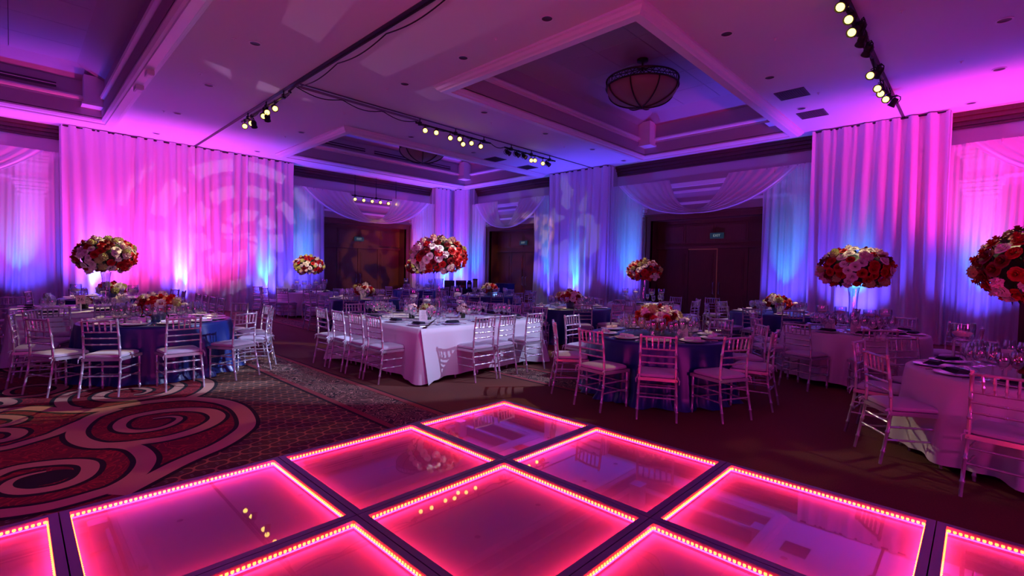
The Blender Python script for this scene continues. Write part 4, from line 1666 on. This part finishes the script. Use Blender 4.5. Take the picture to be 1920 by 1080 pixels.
# hurricane goblets with floating candles round the tall vases
GOB = MB().lathe([(0.0, 0.0), (0.05, 0.0), (0.05, 0.005), (0.012, 0.02), (0.009, 0.10), (0.012, 0.185), (0.05, 0.205), (0.066, 0.235), (0.068, 0.30), (0.066, 0.33), (0.064, 0.33), (0.065, 0.30), (0.063, 0.237), (0.047, 0.21), (0.0, 0.20)], 20).mesh('goblet', M['vase'])
FLO = MB().lathe([(0.0, 0.236), (0.035, 0.236), (0.052, 0.252), (0.056, 0.262), (0.045, 0.268), (0.012, 0.274), (0.0, 0.274)], 16).mesh('floating_candle', M['wax'])
WAT = MB().disc((0, 0, 0.245), 0.061, 18).mesh('water_surface', M['water'])
for key, offs in (('T3', ((-0.30, 0.32, 1.25), (-0.16, 0.12, 1.0), (0.42, 0.0, 1.35), (0.30, -0.22, 0.95))),
                  ('T2', ((-0.42, -0.10, 1.2), (0.02, 0.45, 0.95), (0.35, -0.32, 1.15), (0.42, 0.25, 0.9))),
                  ('T5', ((-0.32, 0.34, 1.0), (-0.22, 0.12, 0.98), (-0.22, -0.24, 0.92), (-0.16, -0.42, 0.95))),
                  ('T6', ((-0.05, 0.52, 1.1),)),
                  ('T7', ((-0.32, 0.2, 1.1), (-0.2, -0.1, 1.0), (0.1, -0.3, 1.1), (0.35, -0.4, 1.15))),
                  ('T9', ((-0.35, 0.3, 1.2), (0.35, -0.35, 1.2))),
                  ('T12', ((-0.35, 0.34, 1.1), (-0.2, 0.12, 1.1), (0.05, -0.22, 1.1), (0.2, -0.42, 1.1)))):
    x, y = TAB[key][:2]
    srt = sorted(offs, key=lambda q: px_of(x + q[0], y + q[1], 1)[0])
    for k, (dx, dy, sc) in enumerate(srt):
        t = empty('candle_goblet', (x + dx, y + dy, ZT))
        if len(srt) > 1:
            lb = 'stemmed goblet with floating candle, %s from left on %s' % (ORD[k], TAB[key][5])
        else:
            lb = 'large stemmed goblet with floating candle on ' + TAB[key][5]
        tag(t, lb, 'candle holder', 'goblets with floating candles')
        s = 1.18 if key != 'T6' else 1.3
        for nm_, me in (('goblet', GOB), ('floating_candle', FLO), ('water_surface', WAT)):
            o = link(nm_, me, t)
            o.scale = (s, s, sc * (1.12 if key != 'T6' else 1.15))

# cylinder vases with a ball candle round the low bowls, votives on every table
CYL = MB().lathe([(0.0, 0.0), (0.045, 0.0), (0.046, 0.2), (0.043, 0.2), (0.042, 0.01), (0.0, 0.01)], 18).mesh('cylinder_glass', M['vase'])
BALL = MB().lathe([(0.0, 0.185), (0.03, 0.187), (0.05, 0.205), (0.052, 0.222), (0.035, 0.24), (0.0, 0.247)], 16).mesh('ball_candle', M['wax'])
for key, offs in (('T1', ((-0.30, -0.05), (0.30, -0.12), (0.1, 0.32))), ('T4', ((-0.24, -0.12), (0.12, -0.33), (0.32, -0.05))), ('T11', ((-0.2, 0.25), (0.15, -0.3))), ('T13', ((-0.25, 0.2), (0.2, -0.3)))):
    x, y = TAB[key][:2]
    srt = sorted(offs, key=lambda q: px_of(x + q[0], y + q[1], 1)[0])
    for k, (dx, dy) in enumerate(srt):
        t = empty('candle_cylinder', (x + dx, y + dy, ZT))
        tag(t, 'glass cylinder with white candle, %s from left on %s' % (ORD[k], TAB[key][5]), 'candle holder', 'glass cylinders with ball candles')
        link('cylinder_glass', CYL, t)
        link('ball_candle', BALL, t)
VOT = MB().lathe([(0.0, 0.0), (0.028, 0.0), (0.033, 0.07), (0.031, 0.07), (0.026, 0.006), (0.0, 0.006)], 14).mesh('votive_glass', M['glass'])
VOC = MB().lathe([(0.0, 0.007), (0.024, 0.007), (0.025, 0.042), (0.004, 0.044), (0.0, 0.05)], 12).mesh('votive_candle', M['wax'])
for key in ('T1', 'T4', 'T3', 'T2', 'T5', 'T11', 'T13', 'T8', 'T10'):
    x, y, r = TAB[key][:3]
    for vk, a in enumerate(sorted((200, 245, 290), key=lambda a: px_of(x + 0.42 * math.cos(R(a)), y + 0.42 * math.sin(R(a)), ZT)[0])):
        t = empty('votive', (x + 0.42 * math.cos(R(a)), y + 0.42 * math.sin(R(a)), ZT))
        tag(t, 'tiny votive candle, %s of three on the %s' % (('left', 'middle', 'right')[vk], TAB[key][5]), 'candle', 'votives on ' + TAB[key][5])
        link('votive_glass', VOT, t)
        link('votive_candle', VOC, t)

# menu cards and table numbers
cardme = MB().grid(lambda i, j: (-0.065 + 0.13 * i, 0.03 * (j - 0.5) ** 2 + 0.02 * j + 0.008 * math.sin(i * 3), 0.17 * j), 6, 6).mesh('menu_sheet', M['card'])
linem = MB()
for k in range(9):
    linem.box((0.0, 0.0, 0.03 + 0.016 * k), (0.07 - 0.012 * (k % 3), 0.001, 0.0025))
linem = linem.mesh('menu_lines', M['vent'], False)
for key, dx, dy, desc in (('T4', -0.10, -0.40, 'cream menu card propped by the flowers on the front right navy table'),
                          ('T3', -0.62, -0.42, 'pale curved menu card standing at the front of the central white table'),
                          ('T3', 0.10, 0.42, 'pale menu card standing right behind the tall vase on the central white table'),
                          ('T11', -0.12, -0.32, 'cream menu card by the flowers on the navy table right of the central one'),
                          ('T8', -0.20, -0.34, 'cream menu card by the flowers on the navy table left of the central one'),
                          ('T13', -0.30, -0.14, 'cream menu card by the flowers on the navy table before the right sheer'),
                          ('T5', -0.38, 0.22, 'pale menu card left of the tall vase before the magenta drape'),
                          ('T5', -0.36, -0.10, 'pale menu card before the tall vase in front of the magenta drape')):
    x, y = TAB[key][:2]
    hd = math.atan2(y + dy, x + dx)
    t = empty('menu_card', (x + dx, y + dy, ZT), hd - PI / 2)
    tag(t, desc, 'card', 'menu cards on the tables')
    link('menu_sheet', cardme, t)
    link('menu_lines', linem, t, (0, -0.006, 0))


def number_card(x, y, w_, h_, body, size, m1, m2, label, lift=0.03, vertical=False):
    t = empty('table_number', (x, y, ZT), math.atan2(y, x) - PI / 2)
    tag(t, label, 'card')
    MB().box((0, 0, lift + h_ / 2), (w_, 0.006, h_)).build('number_plate', m1, t, smooth=False)
    MB().tube([(0, 0.004, 0.0), (0, 0.004, lift + 0.02)], 0.012, 8).build('card_stem', M['plastic'], t)
    g = link('numerals', text_mesh(body, size, m2, 0.001), t, (0, -0.0045, lift + h_ / 2))
    g.rotation_euler = (PI / 2, 0 if not vertical else PI / 2, 0)


number_card(0.80, 10.95, 0.115, 0.15, '26', 0.085, M['cardpink'], M['ink'], 'pink table number card reading 26 on the left white square table', 0.12)
number_card(5.82, -0.18, 0.075, 0.17, '11', 0.06, M['card'], M['ink'], 'narrow white table card with vertical black print at the right frame edge', 0.06, True)
number_card(10.6, 11.0, 0.13, 0.10, '18', 0.09, M['screen'], M['screenink'], 'small glowing blue table number on the navy table before the corner doors', 0.02)

# ================================================================== BAR IN THE FAR CORNER
bx, by, brz = 14.2, 17.0, R(-43)
bar = empty('bar_counter', (bx, by, 0), brz)
tag(bar, 'dark draped bar counter in the far corner of the room', 'counter')
MB().box((0, 0, 0.70), (2.0, 0.6, 0.04)).build('counter_top', M['darkbox'], bar, smooth=False)
MB().grid(lambda i, j: (-0.98 + 1.96 * i, -0.29 + 0.012 * math.sin(i * 60), 0.02 + 0.66 * j), 60, 4).build('front_skirt', M['navynap'], bar, angle=180)
MB().box((0, 0.28, 0.35), (1.96, 0.02, 0.66)).box((-0.97, 0, 0.35), (0.02, 0.56, 0.66)).box((0.97, 0, 0.35), (0.02, 0.56, 0.66)).build('side_panels', M['darkbox'], bar, smooth=False)


def barp(u, v, z):
    q = Matrix.Rotation(brz, 3, 'Z') @ Vector((u, v, 0))
    return (bx + q.x, by + q.y, z)


cr = empty('drink_crate', barp(-0.50, 0, 0.72), brz)
tag(cr, 'dark green plastic crate on the corner bar', 'crate')
mb = MB()
for z in (0.03, 0.14, 0.25, 0.34):
    for s in (-1, 1):
        mb.box((0, s * 0.17, z), (0.42, 0.02, 0.06)).box((s * 0.21, 0, z), (0.02, 0.34, 0.06))
for s in (-1, 1):
    for q in (-1, 1):
        mb.box((s * 0.205, q * 0.165, 0.185), (0.035, 0.035, 0.37))
mb.build('crate_walls', M['green'], cr, smooth=False)
MB().box((0, 0, 0.18), (0.39, 0.31, 0.33)).build('crate_liner', M['green'], cr, smooth=False)
rk = empty('bottle_rack', barp(0.02, 0, 0.72), brz)
tag(rk, 'open black rack holding small bottles on the corner bar', 'rack')
MB().box((0, 0.10, 0.19), (0.46, 0.02, 0.38)).box((0, 0, 0.01), (0.46, 0.22, 0.02)).box((-0.23, 0, 0.19), (0.02, 0.22, 0.38)).box((0.23, 0, 0.19), (0.02, 0.22, 0.38)).build('rack_frame', M['black'], rk, smooth=False)
btl = MB().lathe([(0.0, 0.0), (0.026, 0.0), (0.027, 0.16), (0.012, 0.22), (0.011, 0.29), (0.0, 0.29)], 10).mesh('bottle_body', M['bottle'])
capm = MB().lathe([(0.0, 0.29), (0.016, 0.28), (0.017, 0.32), (0.0, 0.325)], 10).mesh('bottle_cap', M['labelred'])
lbm = [MB().lathe([(0.0275, 0.04), (0.0275, 0.14)], 10).mesh('bottle_label', m_) for m_ in (M['card'], M['labelblue'], M['card'], M['labelred'], M['labelred'], M['labelred'])]
for k in range(6):
    t = empty('bottle', barp(-0.16 + 0.068 * k, -0.02, 0.741), brz)
    tag(t, 'small bottle with red cap, %s from left in the black rack on the corner bar' % ORD[k], 'bottle', 'bottles in the bar rack')
    link('bottle_body', btl, t)
    link('bottle_cap', capm, t)
    link('bottle_label', lbm[k], t)
ic = empty('ice_bucket', barp(0.40, 0, 0.72), brz)
tag(ic, 'dark container with pale labels right of the bottle rack on the corner bar', 'container')
MB().lathe([(0.0, 0.0), (0.10, 0.0), (0.11, 0.30), (0.08, 0.32), (0.08, 0.38), (0.0, 0.38)], 16).build('container_body', M['darkbox'], ic)
MB().box((0, -0.105, 0.14), (0.12, 0.012, 0.12)).build('container_label', M['card'], ic, smooth=False)
sp = empty('drink_dispenser', barp(0.66, 0, 0.72), brz)
tag(sp, 'tall brown lidded dispenser at the right end of the corner bar', 'dispenser')
MB().lathe([(0.0, 0.0), (0.105, 0.0), (0.105, 0.40), (0.0, 0.40)], 16).build('dispenser_body', M['alab'], sp)
MB().lathe([(0.0, 0.40), (0.115, 0.40), (0.115, 0.45), (0.09, 0.47), (0.0, 0.47)], 16).build('dispenser_lid', M['darkbox'], sp)
ck = empty('blue_cooler', (14.7, 14.6, 0.0), R(-90))
tag(ck, 'dark blue draped service stand before the far corner doors', 'stand')
MB().grid(lambda i, j: (0.33 * (-1 + 2 * i), -0.26 + 0.02 * math.sin(i * 30) * (1 - j), 0.01 + 1.0 * j), 40, 4).build('stand_skirt', M['navy'], ck, angle=180)
MB().box((0, 0, 1.02), (0.68, 0.54, 0.03)).box((0, 0.0, 0.5), (0.62, 0.46, 1.0)).build('stand_top', M['navy'], ck, smooth=False)


# ================================================================== CEILING FITTINGS
DL = [(3.03, 9.33), (3.03, 12.22), (3.03, 15.09), (3.06, 17.9), (5.88, 17.9), (5.91, 14.36), (5.84, 8.92), (5.85, 7.02), (8.29, 12.3), (8.2, 9.0), (10.6, 9.04), (10.75, 12.3), (5.82, 4.98), (8.14, 3.12), (10.48, 3.15), (10.47, -0.11), (12.83, -0.1), (12.89, 3.16), (14.9, 0.3), (14.9, 9.11), (12.92, 9.04)]
dtrim = MB().lathe([(0.105, -0.002), (0.105, -0.012), (0.085, -0.014), (0.08, -0.004), (0.105, -0.002)], 22).mesh('downlight_trim', M['plastic'])
dcan = MB().lathe([(0.084, -0.008), (0.075, -0.004), (0.0, -0.0035)], 22).mesh('downlight_can', M['can'])
DLT = [''] * 30


def ceil_label(x, y):
    X, Y, d = px_of(x, y, CEIL)
    h_ = 'left' if X < 640 else ('centre' if X < 1200 else 'right')
    return X, Y


DW = ['beside the left track, nearest the camera', 'beside the left track, second from camera', 'beside the left track, third from camera', 'beside the left track, just above the pink drape',
      'just above the right end of the pink drape', 'left of the middle coffer', 'between the coffers, left end of its row', 'left of the near coffer corner',
      'beside the middle coffer edge under the lamp bar', 'second in the row between the coffers', 'third in the row between the coffers', 'above the middle coffer by the vents',
      'upper centre before the near coffer', 'right of the near coffer, first of its row', 'right of the near coffer, second of its row', 'upper right corner, first of its row', 'upper right corner, second of its row',
      'between the two right vents', 'over the right alcove edge', 'above the blue corner of the wide alcove', 'last in the row between the coffers']
for (x, y), w_ in zip(DL, DW):
    t = empty('downlight', (x, y, CEIL))
    tag(t, 'unlit round recessed ceiling downlight ' + w_, 'light', 'recessed downlights in the ceiling')
    link('downlight_trim', dtrim, t)
    link('downlight_can', dcan, t)
SPR = [(2.72, 9.41), (2.73, 11.61), (2.75, 15.16), (5.74, 6.04), (5.74, 9.45), (8.9, 9.49), (12.1, 9.54), (5.78, 15.22), (8.83, 2.59), (9.16, 0.98), (11.96, 0.4), (12.04, 2.64), (5.92, 11.75)]
spm = MB().lathe([(0.035, 0.0), (0.035, -0.008), (0.012, -0.012), (0.012, -0.035), (0.024, -0.038), (0.0, -0.042)], 12).mesh('sprinkler', M['plastic'])
SW = ['left track row, nearest the camera', 'left track row, second', 'left track row, third', 'top centre before the near coffer', 'left end of the row between coffers', 'second in the row between coffers', 'third in the row between coffers', 'left of the middle coffer', 'right of the near coffer', 'beside the right lamp track', 'far upper right', 'beside the right vents', 'left of the lamp bar']
for (x, y), w_ in zip(SPR, SW):
    o = link('sprinkler', spm, None, (x, y, CEIL))
    tag(o, 'tiny white ceiling sprinkler, ' + w_, 'sprinkler', 'sprinklers on the ceiling')
for x, y, w_ in ((11.74, 3.07, 'near the coffer, the larger of the right pair'), (13.5, 3.07, 'nearer the magenta drape, of the right pair'), (11.9, 12.45, 'left of the pair above the middle coffer'), (13.6, 12.45, 'right of the pair above the middle coffer')):
    t = empty('ceiling_vent', (x, y, CEIL))
    tag(t, 'dark square ceiling vent ' + w_, 'vent', 'square air vents in the ceiling')
    MB().box((0, 0, -0.004), (0.52, 0.52, 0.006)).build('vent_back', M['can'], t, smooth=False)
    fr = MB()
    for s in (-1, 1):
        fr.box((s * 0.27, 0, -0.008), (0.03, 0.57, 0.014)).box((0, s * 0.27, -0.008), (0.51, 0.03, 0.014))
    fr.build('vent_frame', M['vent'], t, smooth=False)
    sl = MB().box((0, 0, 0), (0.5, 0.022, 0.006), rot=Matrix.Rotation(0.5, 3, 'X')).mesh('vent_slat', M['vent'], False)
    for k in range(12):
        link('vent_slat', sl, t, (0, -0.235 + 0.0427 * k, -0.012))
for x, y, w_, s in ((1.93, 13.05, 'lower, nearer the drape', 1.0), (1.93, 11.88, 'upper, farther from the drape', 0.85)):
    t = empty('ceiling_sensor', (x, y, CEIL - 0.14))
    tag(t, 'white box fixture on the left coffer edge, ' + w_, 'fixture', 'white boxes on the coffer edge')
    MB().box((0, 0, -0.045), (0.14 * s, 0.30 * s, 0.09)).build('fixture_body', M['plastic'], t, smooth=False)
    MB().box((0.0, 0, -0.094), (0.10 * s, 0.22 * s, 0.01)).build('fixture_cover', M['mould'], t, smooth=False)


def pendant(x, y, label):
    t = empty('bowl_pendant', (x, y, 0))
    tag(t, label, 'lamp', 'bronze and alabaster bowl lamps in the coffers')
    zr, zb, rr = 6.02, 5.56, 0.84
    prof = []
    for k in range(13):
        a = k / 12 * PI / 2
        prof.append((max(0.012, (rr - 0.02) * math.sin(a) ** 0.9), zb + (zr - zb) * (1 - math.cos(a)) ** 0.9))
    MB().lathe(prof, 40).build('glass_bowl', M['alab'], t)
    for k in range(8):
        a = k * PI / 4 + 0.2
        pts = [(r_ * 1.02 * math.cos(a), r_ * 1.02 * math.sin(a), z_ - 0.01) for r_, z_ in prof]
        MB().tube(pts, 0.016, 6).build('bowl_rib', M['bronze'], t)
        MB().tube([(rr * math.cos(a), rr * math.sin(a), zr + 0.16), (0.03 * math.cos(a), 0.03 * math.sin(a), 6.46)], 0.01, 6).build('hanger_rod', M['bronze'], t)
    for z in (zr, zr + 0.16):
        pts = [(rr * math.cos(q / 40 * 2 * PI), rr * math.sin(q / 40 * 2 * PI), z) for q in range(40)]
        MB().tube(pts, 0.02, 6, closed=True).build('band_hoop', M['bronze'], t)
    lat = MB()
    for k in range(36):
        a, b = k / 36 * 2 * PI, (k + 1) / 36 * 2 * PI
        lat.tube([(rr * math.cos(a), rr * math.sin(a), zr), (rr * math.cos(b), rr * math.sin(b), zr + 0.16)], 0.008, 4, cap=False)
        lat.tube([(rr * math.cos(b), rr * math.sin(b), zr), (rr * math.cos(a), rr * math.sin(a), zr + 0.16)], 0.008, 4, cap=False)
    lat.build('band_lattice', M['bronze'], t)
    MB().lathe([(0.0, zb - 0.05), (0.02, zb - 0.04), (0.035, zb - 0.01), (0.05, zb + 0.02), (0.0, zb + 0.03)], 12).build('finial', M['bronze'], t)
    MB().tube([(0, 0, 6.40), (0, 0, 6.70)], 0.02, 8).lathe([(0.02, 6.44), (0.05, 6.47), (0.02, 6.50)], 12).lathe([(0.0, 6.60), (0.13, 6.63), (0.13, 6.695), (0.0, 6.695)], 20).build('stem_and_canopy', M['bronze'], t)


pendant(10.55, 6.0, 'large bronze bowl lamp hanging in the near right coffer')
pendant(10.75, 15.2, 'distant bronze bowl lamp half hidden in the middle coffer')

# ---- stage lamps on pipes
hb = MB()
hb.lathe([(0.0, 0.17), (0.045, 0.165), (0.06, 0.12), (0.06, 0.05), (0.07, 0.02), (0.074, -0.01), (0.070, -0.01), (0.064, 0.01), (0.0, 0.012)], 16)
for k in range(4):
    hb.lathe([(0.061, 0.07 + k * 0.02), (0.067, 0.073 + k * 0.02), (0.061, 0.077 + k * 0.02)], 16)
HEADB = hb.mesh('lamp_body', M['black'])
HEADL = MB().disc((0, 0, 0.004), 0.055, 18, False).mesh('lamp_lens', M['lens'])
HEADD = MB().disc((0, 0, 0.004), 0.055, 18, False).mesh('dark_lens', M['can'])
HEADY = MB().tube([(-0.085, 0, 0.07), (-0.085, 0, 0.17), (-0.05, 0, 0.215), (0.05, 0, 0.215), (0.085, 0, 0.17), (0.085, 0, 0.07)], 0.009, 6).mesh('lamp_yoke', M['black'])


def head(loc, target, lit, label, group, scale=1.0, hook=None):
    t = empty('stage_lamp', loc)
    d = (Vector(loc) - Vector(target)).normalized()      # +z of the lamp points backwards
    t.rotation_euler = d.to_track_quat('Z', 'X').to_euler()
    t.scale = (scale,) * 3
    tag(t, label, 'stage light', group)
    link('lamp_body', HEADB, t)
    link('lamp_lens' if lit else 'dark_lens', HEADL if lit else HEADD, t)
    link('lamp_yoke', HEADY, t)
    if hook:
        inv = (Matrix.Translation(Vector(loc)) @ t.rotation_euler.to_matrix().to_4x4()).inverted()
        a = Vector((0, 0, 0.215))
        b = inv @ Vector(hook)
        MB().tube([tuple(a), tuple(b)], 0.012, 6).box(tuple(b), (0.05, 0.05, 0.05)).build('lamp_hook', M['black'], t)
    return t


def bar_run(name, a, b, label, clamps, cab=True):
    t = empty(name, (0, 0, 0))
    tag(t, label, 'lighting bar', 'lighting bars under the ceiling')
    MB().tube([a, b], 0.024, 8).build('bar_pipe', M['black'], t)
    A, B = Vector(a), Vector(b)
    for k in clamps:
        q = A.lerp(B, k)
        MB().tube([tuple(q), (q.x, q.y, CEIL - 0.013)], 0.014, 6).box((q.x, q.y, q.z), (0.07, 0.07, 0.09)).build('bar_clamp', M['black'], t)
    if cab:
        n = 40
        pts = []
        for i in range(n + 1):
            q = A.lerp(B, i / n)
            s = 0.05 + 0.05 * abs(math.sin(i / n * PI * (2 + len(clamps))))
            pts.append((q.x + 0.03, q.y + 0.03, q.z - s + 0.07))
        MB().tube(pts, 0.009, 5).build('bar_cable', M['black'], t)
    return t


bar_run('lighting_bar', (4.25, 10.9, 5.36), (4.25, 14.1, 5.36), 'short black lighting bar under the left ceiling track', (0.12, 0.45, 0.85))
bar_run('lighting_bar', (7.3, 10.63, 5.36), (9.95, 10.63, 5.36), 'black lighting bar at the middle of the cross track', (0.05, 0.5, 0.9))
bar_run('lighting_bar', (10.55, 10.63, 5.36), (13.0, 10.63, 5.36), 'black lighting bar near the far end of the cross track', (0.12, 0.5, 0.88))
bar_run('lighting_bar', (7.6, 1.5, 5.40), (13.2, 1.5, 5.38), 'long black lighting bar at the upper right', (0.1, 0.4, 0.65, 0.9))
bar_run('lighting_bar', (9.95, 19.05, 4.62), (12.2, 19.05, 4.62), 'far lighting bar hanging in front of the left wall swag', (0.06, 0.5, 0.94), False)
# pipes and cables along the tracks
t = empty('cable_run', (0, 0, 0))
tag(t, 'dark cable and pipe running under the ceiling tracks', 'cable')
MB().tube([(4.25, 2.0, 5.44), (4.25, 10.6, 5.44), (4.25, 11.0, 5.40)], 0.022, 8).build('track_pipe', M['black'], t)
MB().tube([(4.3, 10.63, 5.43), (7.4, 10.63, 5.43)], 0.028, 8).build('cross_pipe', M['steel'], t)
pts = [(4.25 + 3.1 * i / 50, 10.60, 5.40 - 0.10 * abs(math.sin(i / 50 * PI * 3))) for i in range(51)]
MB().tube(pts, 0.011, 5).build('loose_cable', M['black'], t)
pts = [(4.29, 2.0 + 8.5 * i / 60, 5.40 - 0.08 * abs(math.sin(i / 60 * PI * 5))) for i in range(61)]
MB().tube(pts, 0.011, 5).build('loose_cable', M['black'], t)
pts = [(9.95 + 0.6 * i / 12, 10.62, 5.36 - 0.08 * math.sin(i / 12 * PI)) for i in range(13)]
MB().tube(pts, 0.011, 5).build('loose_cable', M['black'], t)

CAMP = (0.4, 0.4, 1.2)
HL = [((4.25, 13.86, 5.20), 1), ((4.25, 13.38, 5.18), 1), ((4.25, 12.52, 5.18), 1), ((4.25, 12.28, 5.22), 1), ((4.25, 11.78, 5.20), 1), ((4.30, 13.3, 5.08), 0), ((4.32, 12.45, 5.08), 0)]
for k, (q, lit) in enumerate(HL):
    tg = (1.5 + 0.3 * k, 3.5, 1.0) if lit else (6.0, 16.0, 1.0)
    head(q, tg, lit, '%s on the left ceiling track, %s from the wall' % ('lit black spotlight' if lit else 'dark unlit spotlight', ORD[k if lit else k - 5]), 'spotlights of the left track', hook=(4.25, q[1], 5.36))
HA = [(7.6, 5.22), (7.96, 5.24), (8.44, 5.20), (8.77, 5.24), (8.90, 5.12), (9.21, 5.21), (9.57, 5.19)]
for k, (x, z) in enumerate(HA):
    head((x, 10.63, z), (2.5 + 0.4 * k, 2.5, 1.0), 1, 'lit black spotlight, %s from left on the middle cross bar' % ORD[k], 'spotlights of the middle bar', hook=(x, 10.63, 5.36))
HBq = [(10.78, 5.2, 0), (11.19, 5.22, 0), (11.52, 5.22, 0), (11.78, 5.17, 1), (11.96, 5.2, 1), (12.36, 5.17, 1), (12.69, 5.18, 0)]
for k, (x, z, lit) in enumerate(HBq):
    head((x, 10.63, z), (4.0, 2.5, 1.0) if lit else (13.0, 5.0, 1.0), lit, '%s spotlight, %s from left on the far cross bar' % ('lit black' if lit else 'dark unlit', ORD[k]), 'spotlights of the far cross bar', hook=(x, 10.63, 5.36))
HR = [((7.92, 1.52, 5.26), 1), ((8.38, 1.5, 5.26), 1), ((8.63, 1.5, 5.17), 1), ((8.9, 1.46, 5.24), 0), ((9.31, 1.5, 5.22), 0), ((9.84, 1.5, 5.24), 0), ((10.47, 1.52, 5.10), 1), ((10.9, 1.5, 5.2), 0), ((11.15, 1.5, 5.06), 1), ((11.7, 1.52, 5.12), 1), ((12.2, 1.5, 5.14), 1), ((12.95, 1.5, 5.20), 0)]
for k, (q, lit) in enumerate(HR):
    head(q, (2.0, 3.0, 0.8) if lit else (14.0, 4.5, 1.0), lit, '%s spotlight, %s from the camera on the upper right bar' % ('lit black' if lit else 'dark unlit', (ORD + ['eleventh', 'twelfth'])[k]), 'spotlights of the upper right bar', hook=(q[0], 1.5, 5.39))
for k in range(6):
    x = 10.09 + 2.0 * k / 5
    head((x, 19.05, 4.47), (4.0 + 0.6 * k, 3.0, 1.5), 1, 'lit spotlight, %s from left on the far bar before the left wall swag' % ORD[k], 'spotlights of the far bar', hook=(x, 19.05, 4.62))

# pin spots: beams from the lit lamps onto the centrepieces, white patterned beams onto the cloths
def beam(src, tgt, e, ang, col=WARM, bl=0.4, size=0.05):
    s, g = Vector(src), Vector(tgt)
    s = s + (g - s).normalized() * 0.12
    return lamp('SPOT', 'pin_spot', tuple(s), tgt, e, col, size, ang, bl)


def at(key, z):
    return (TAB[key][0], TAB[key][1], z)


beam((8.38, 1.5, 5.2), at('T3', 1.72), 2280, 12)
beam((4.25, 12.3, 5.2), at('T2', 1.65), 1680, 16)
beam((8.44, 10.63, 5.2), at('T2', 1.65), 1200, 9)
beam((8.63, 1.5, 5.15), at('T6', 1.62), 420, 12)
beam((11.15, 1.5, 5.1), at('T5', 1.7), 430, 12)
beam((7.92, 1.5, 5.25), at('T5', 1.7), 430, 12)
beam((4.25, 11.78, 5.2), at('T7', 1.6), 1440, 13)
beam((9.2, 10.63, 5.2), at('T9', 1.6), 1440, 13)
beam((9.57, 10.63, 5.2), at('T12', 1.6), 1680, 13)
beam((12.36, 10.63, 5.2), at('T12', 1.6), 720, 16)
beam((4.25, 12.5, 5.2), at('T1', 0.95), 1008, 14)
beam((7.6, 10.63, 5.2), at('T1', 0.95), 1008, 12)
beam((10.47, 1.5, 5.1), at('T4', 0.95), 864, 13)
beam((7.96, 10.63, 5.2), at('T4', 0.95), 1200, 9)
beam((7.96, 10.63, 5.2), at('T8', 0.9), 720, 20)
beam((11.78, 10.63, 5.2), at('T10', 0.9), 720, 20)
beam((11.96, 10.63, 5.2), at('T11', 0.9), 840, 18)
beam((12.0, 1.5, 5.1), at('T13', 0.9), 720, 20)
beam((4.25, 13.4, 5.2), at('T14', 0.9), 720, 20)
# white-blue front light from the right bar that throws chair shadows on the cloths
b1 = beam((8.30, 1.5, 5.1), (4.7, 5.7, 0.6), 1700, 27, COOL, 0.25, 0.02)
b2 = beam((7.92, 1.5, 5.2), (1.5, 8.8, 0.6), 4200, 22, COOL, 0.3, 0.02)
b3 = beam((4.4, 2.5, 5.2), (3.8, 6.6, 0.5), 520, 30, COOL, 0.6, 0.02)
gobo(b2, 'bars', 46)
# patterned projector beams on the left drape and the ceiling
g1 = lamp('SPOT', 'pattern_projector', (8.3, 10.4, 4.2), (5.6, 18.8, 2.6), 800, (0.75, 0.5, 1.0), 0.02, 40, 0.15)
gobo(g1, 'rings', 60)
g2 = lamp('SPOT', 'pattern_projector', (3.0, 14.0, 1.6), (4.6, 8.4, 5.5), 150, (0.85, 0.55, 1.0), 0.02, 50, 0.2)
gobo(g2, 'bars', 26)
g3 = lamp('SPOT', 'pattern_projector', (6.0, 9.0, 4.6), (15.2, 13.2, 2.6), 380, (0.7, 0.75, 1.0), 0.02, 36, 0.2)
gobo(g3, 'noise', 9)
for src, tgt_, e_, an_ in (((10.47, 1.5, 5.1), (4.15, 4.35, 0.0), 420, 12), ((10.47, 1.5, 5.1), (4.5, 1.2, 0.0), 220, 8), ((7.92, 1.5, 5.2), (0.9, 5.3, 0.0), 420, 15),
                          ((9.21, 10.63, 5.2), (11.9, 19.9, 1.7), 1500, 26), ((12.36, 10.63, 5.2), (16.3, 15.2, 1.7), 700, 34)):
    a_ = beam(src, tgt_, e_, an_, (1.0, 0.42, 0.12), 0.5)
    gobo(a_, 'noise', 14)
print('glasses', nglass, 'tiles', ntile, 'chairs', len(CH), 'objects', len(bpy.data.objects))
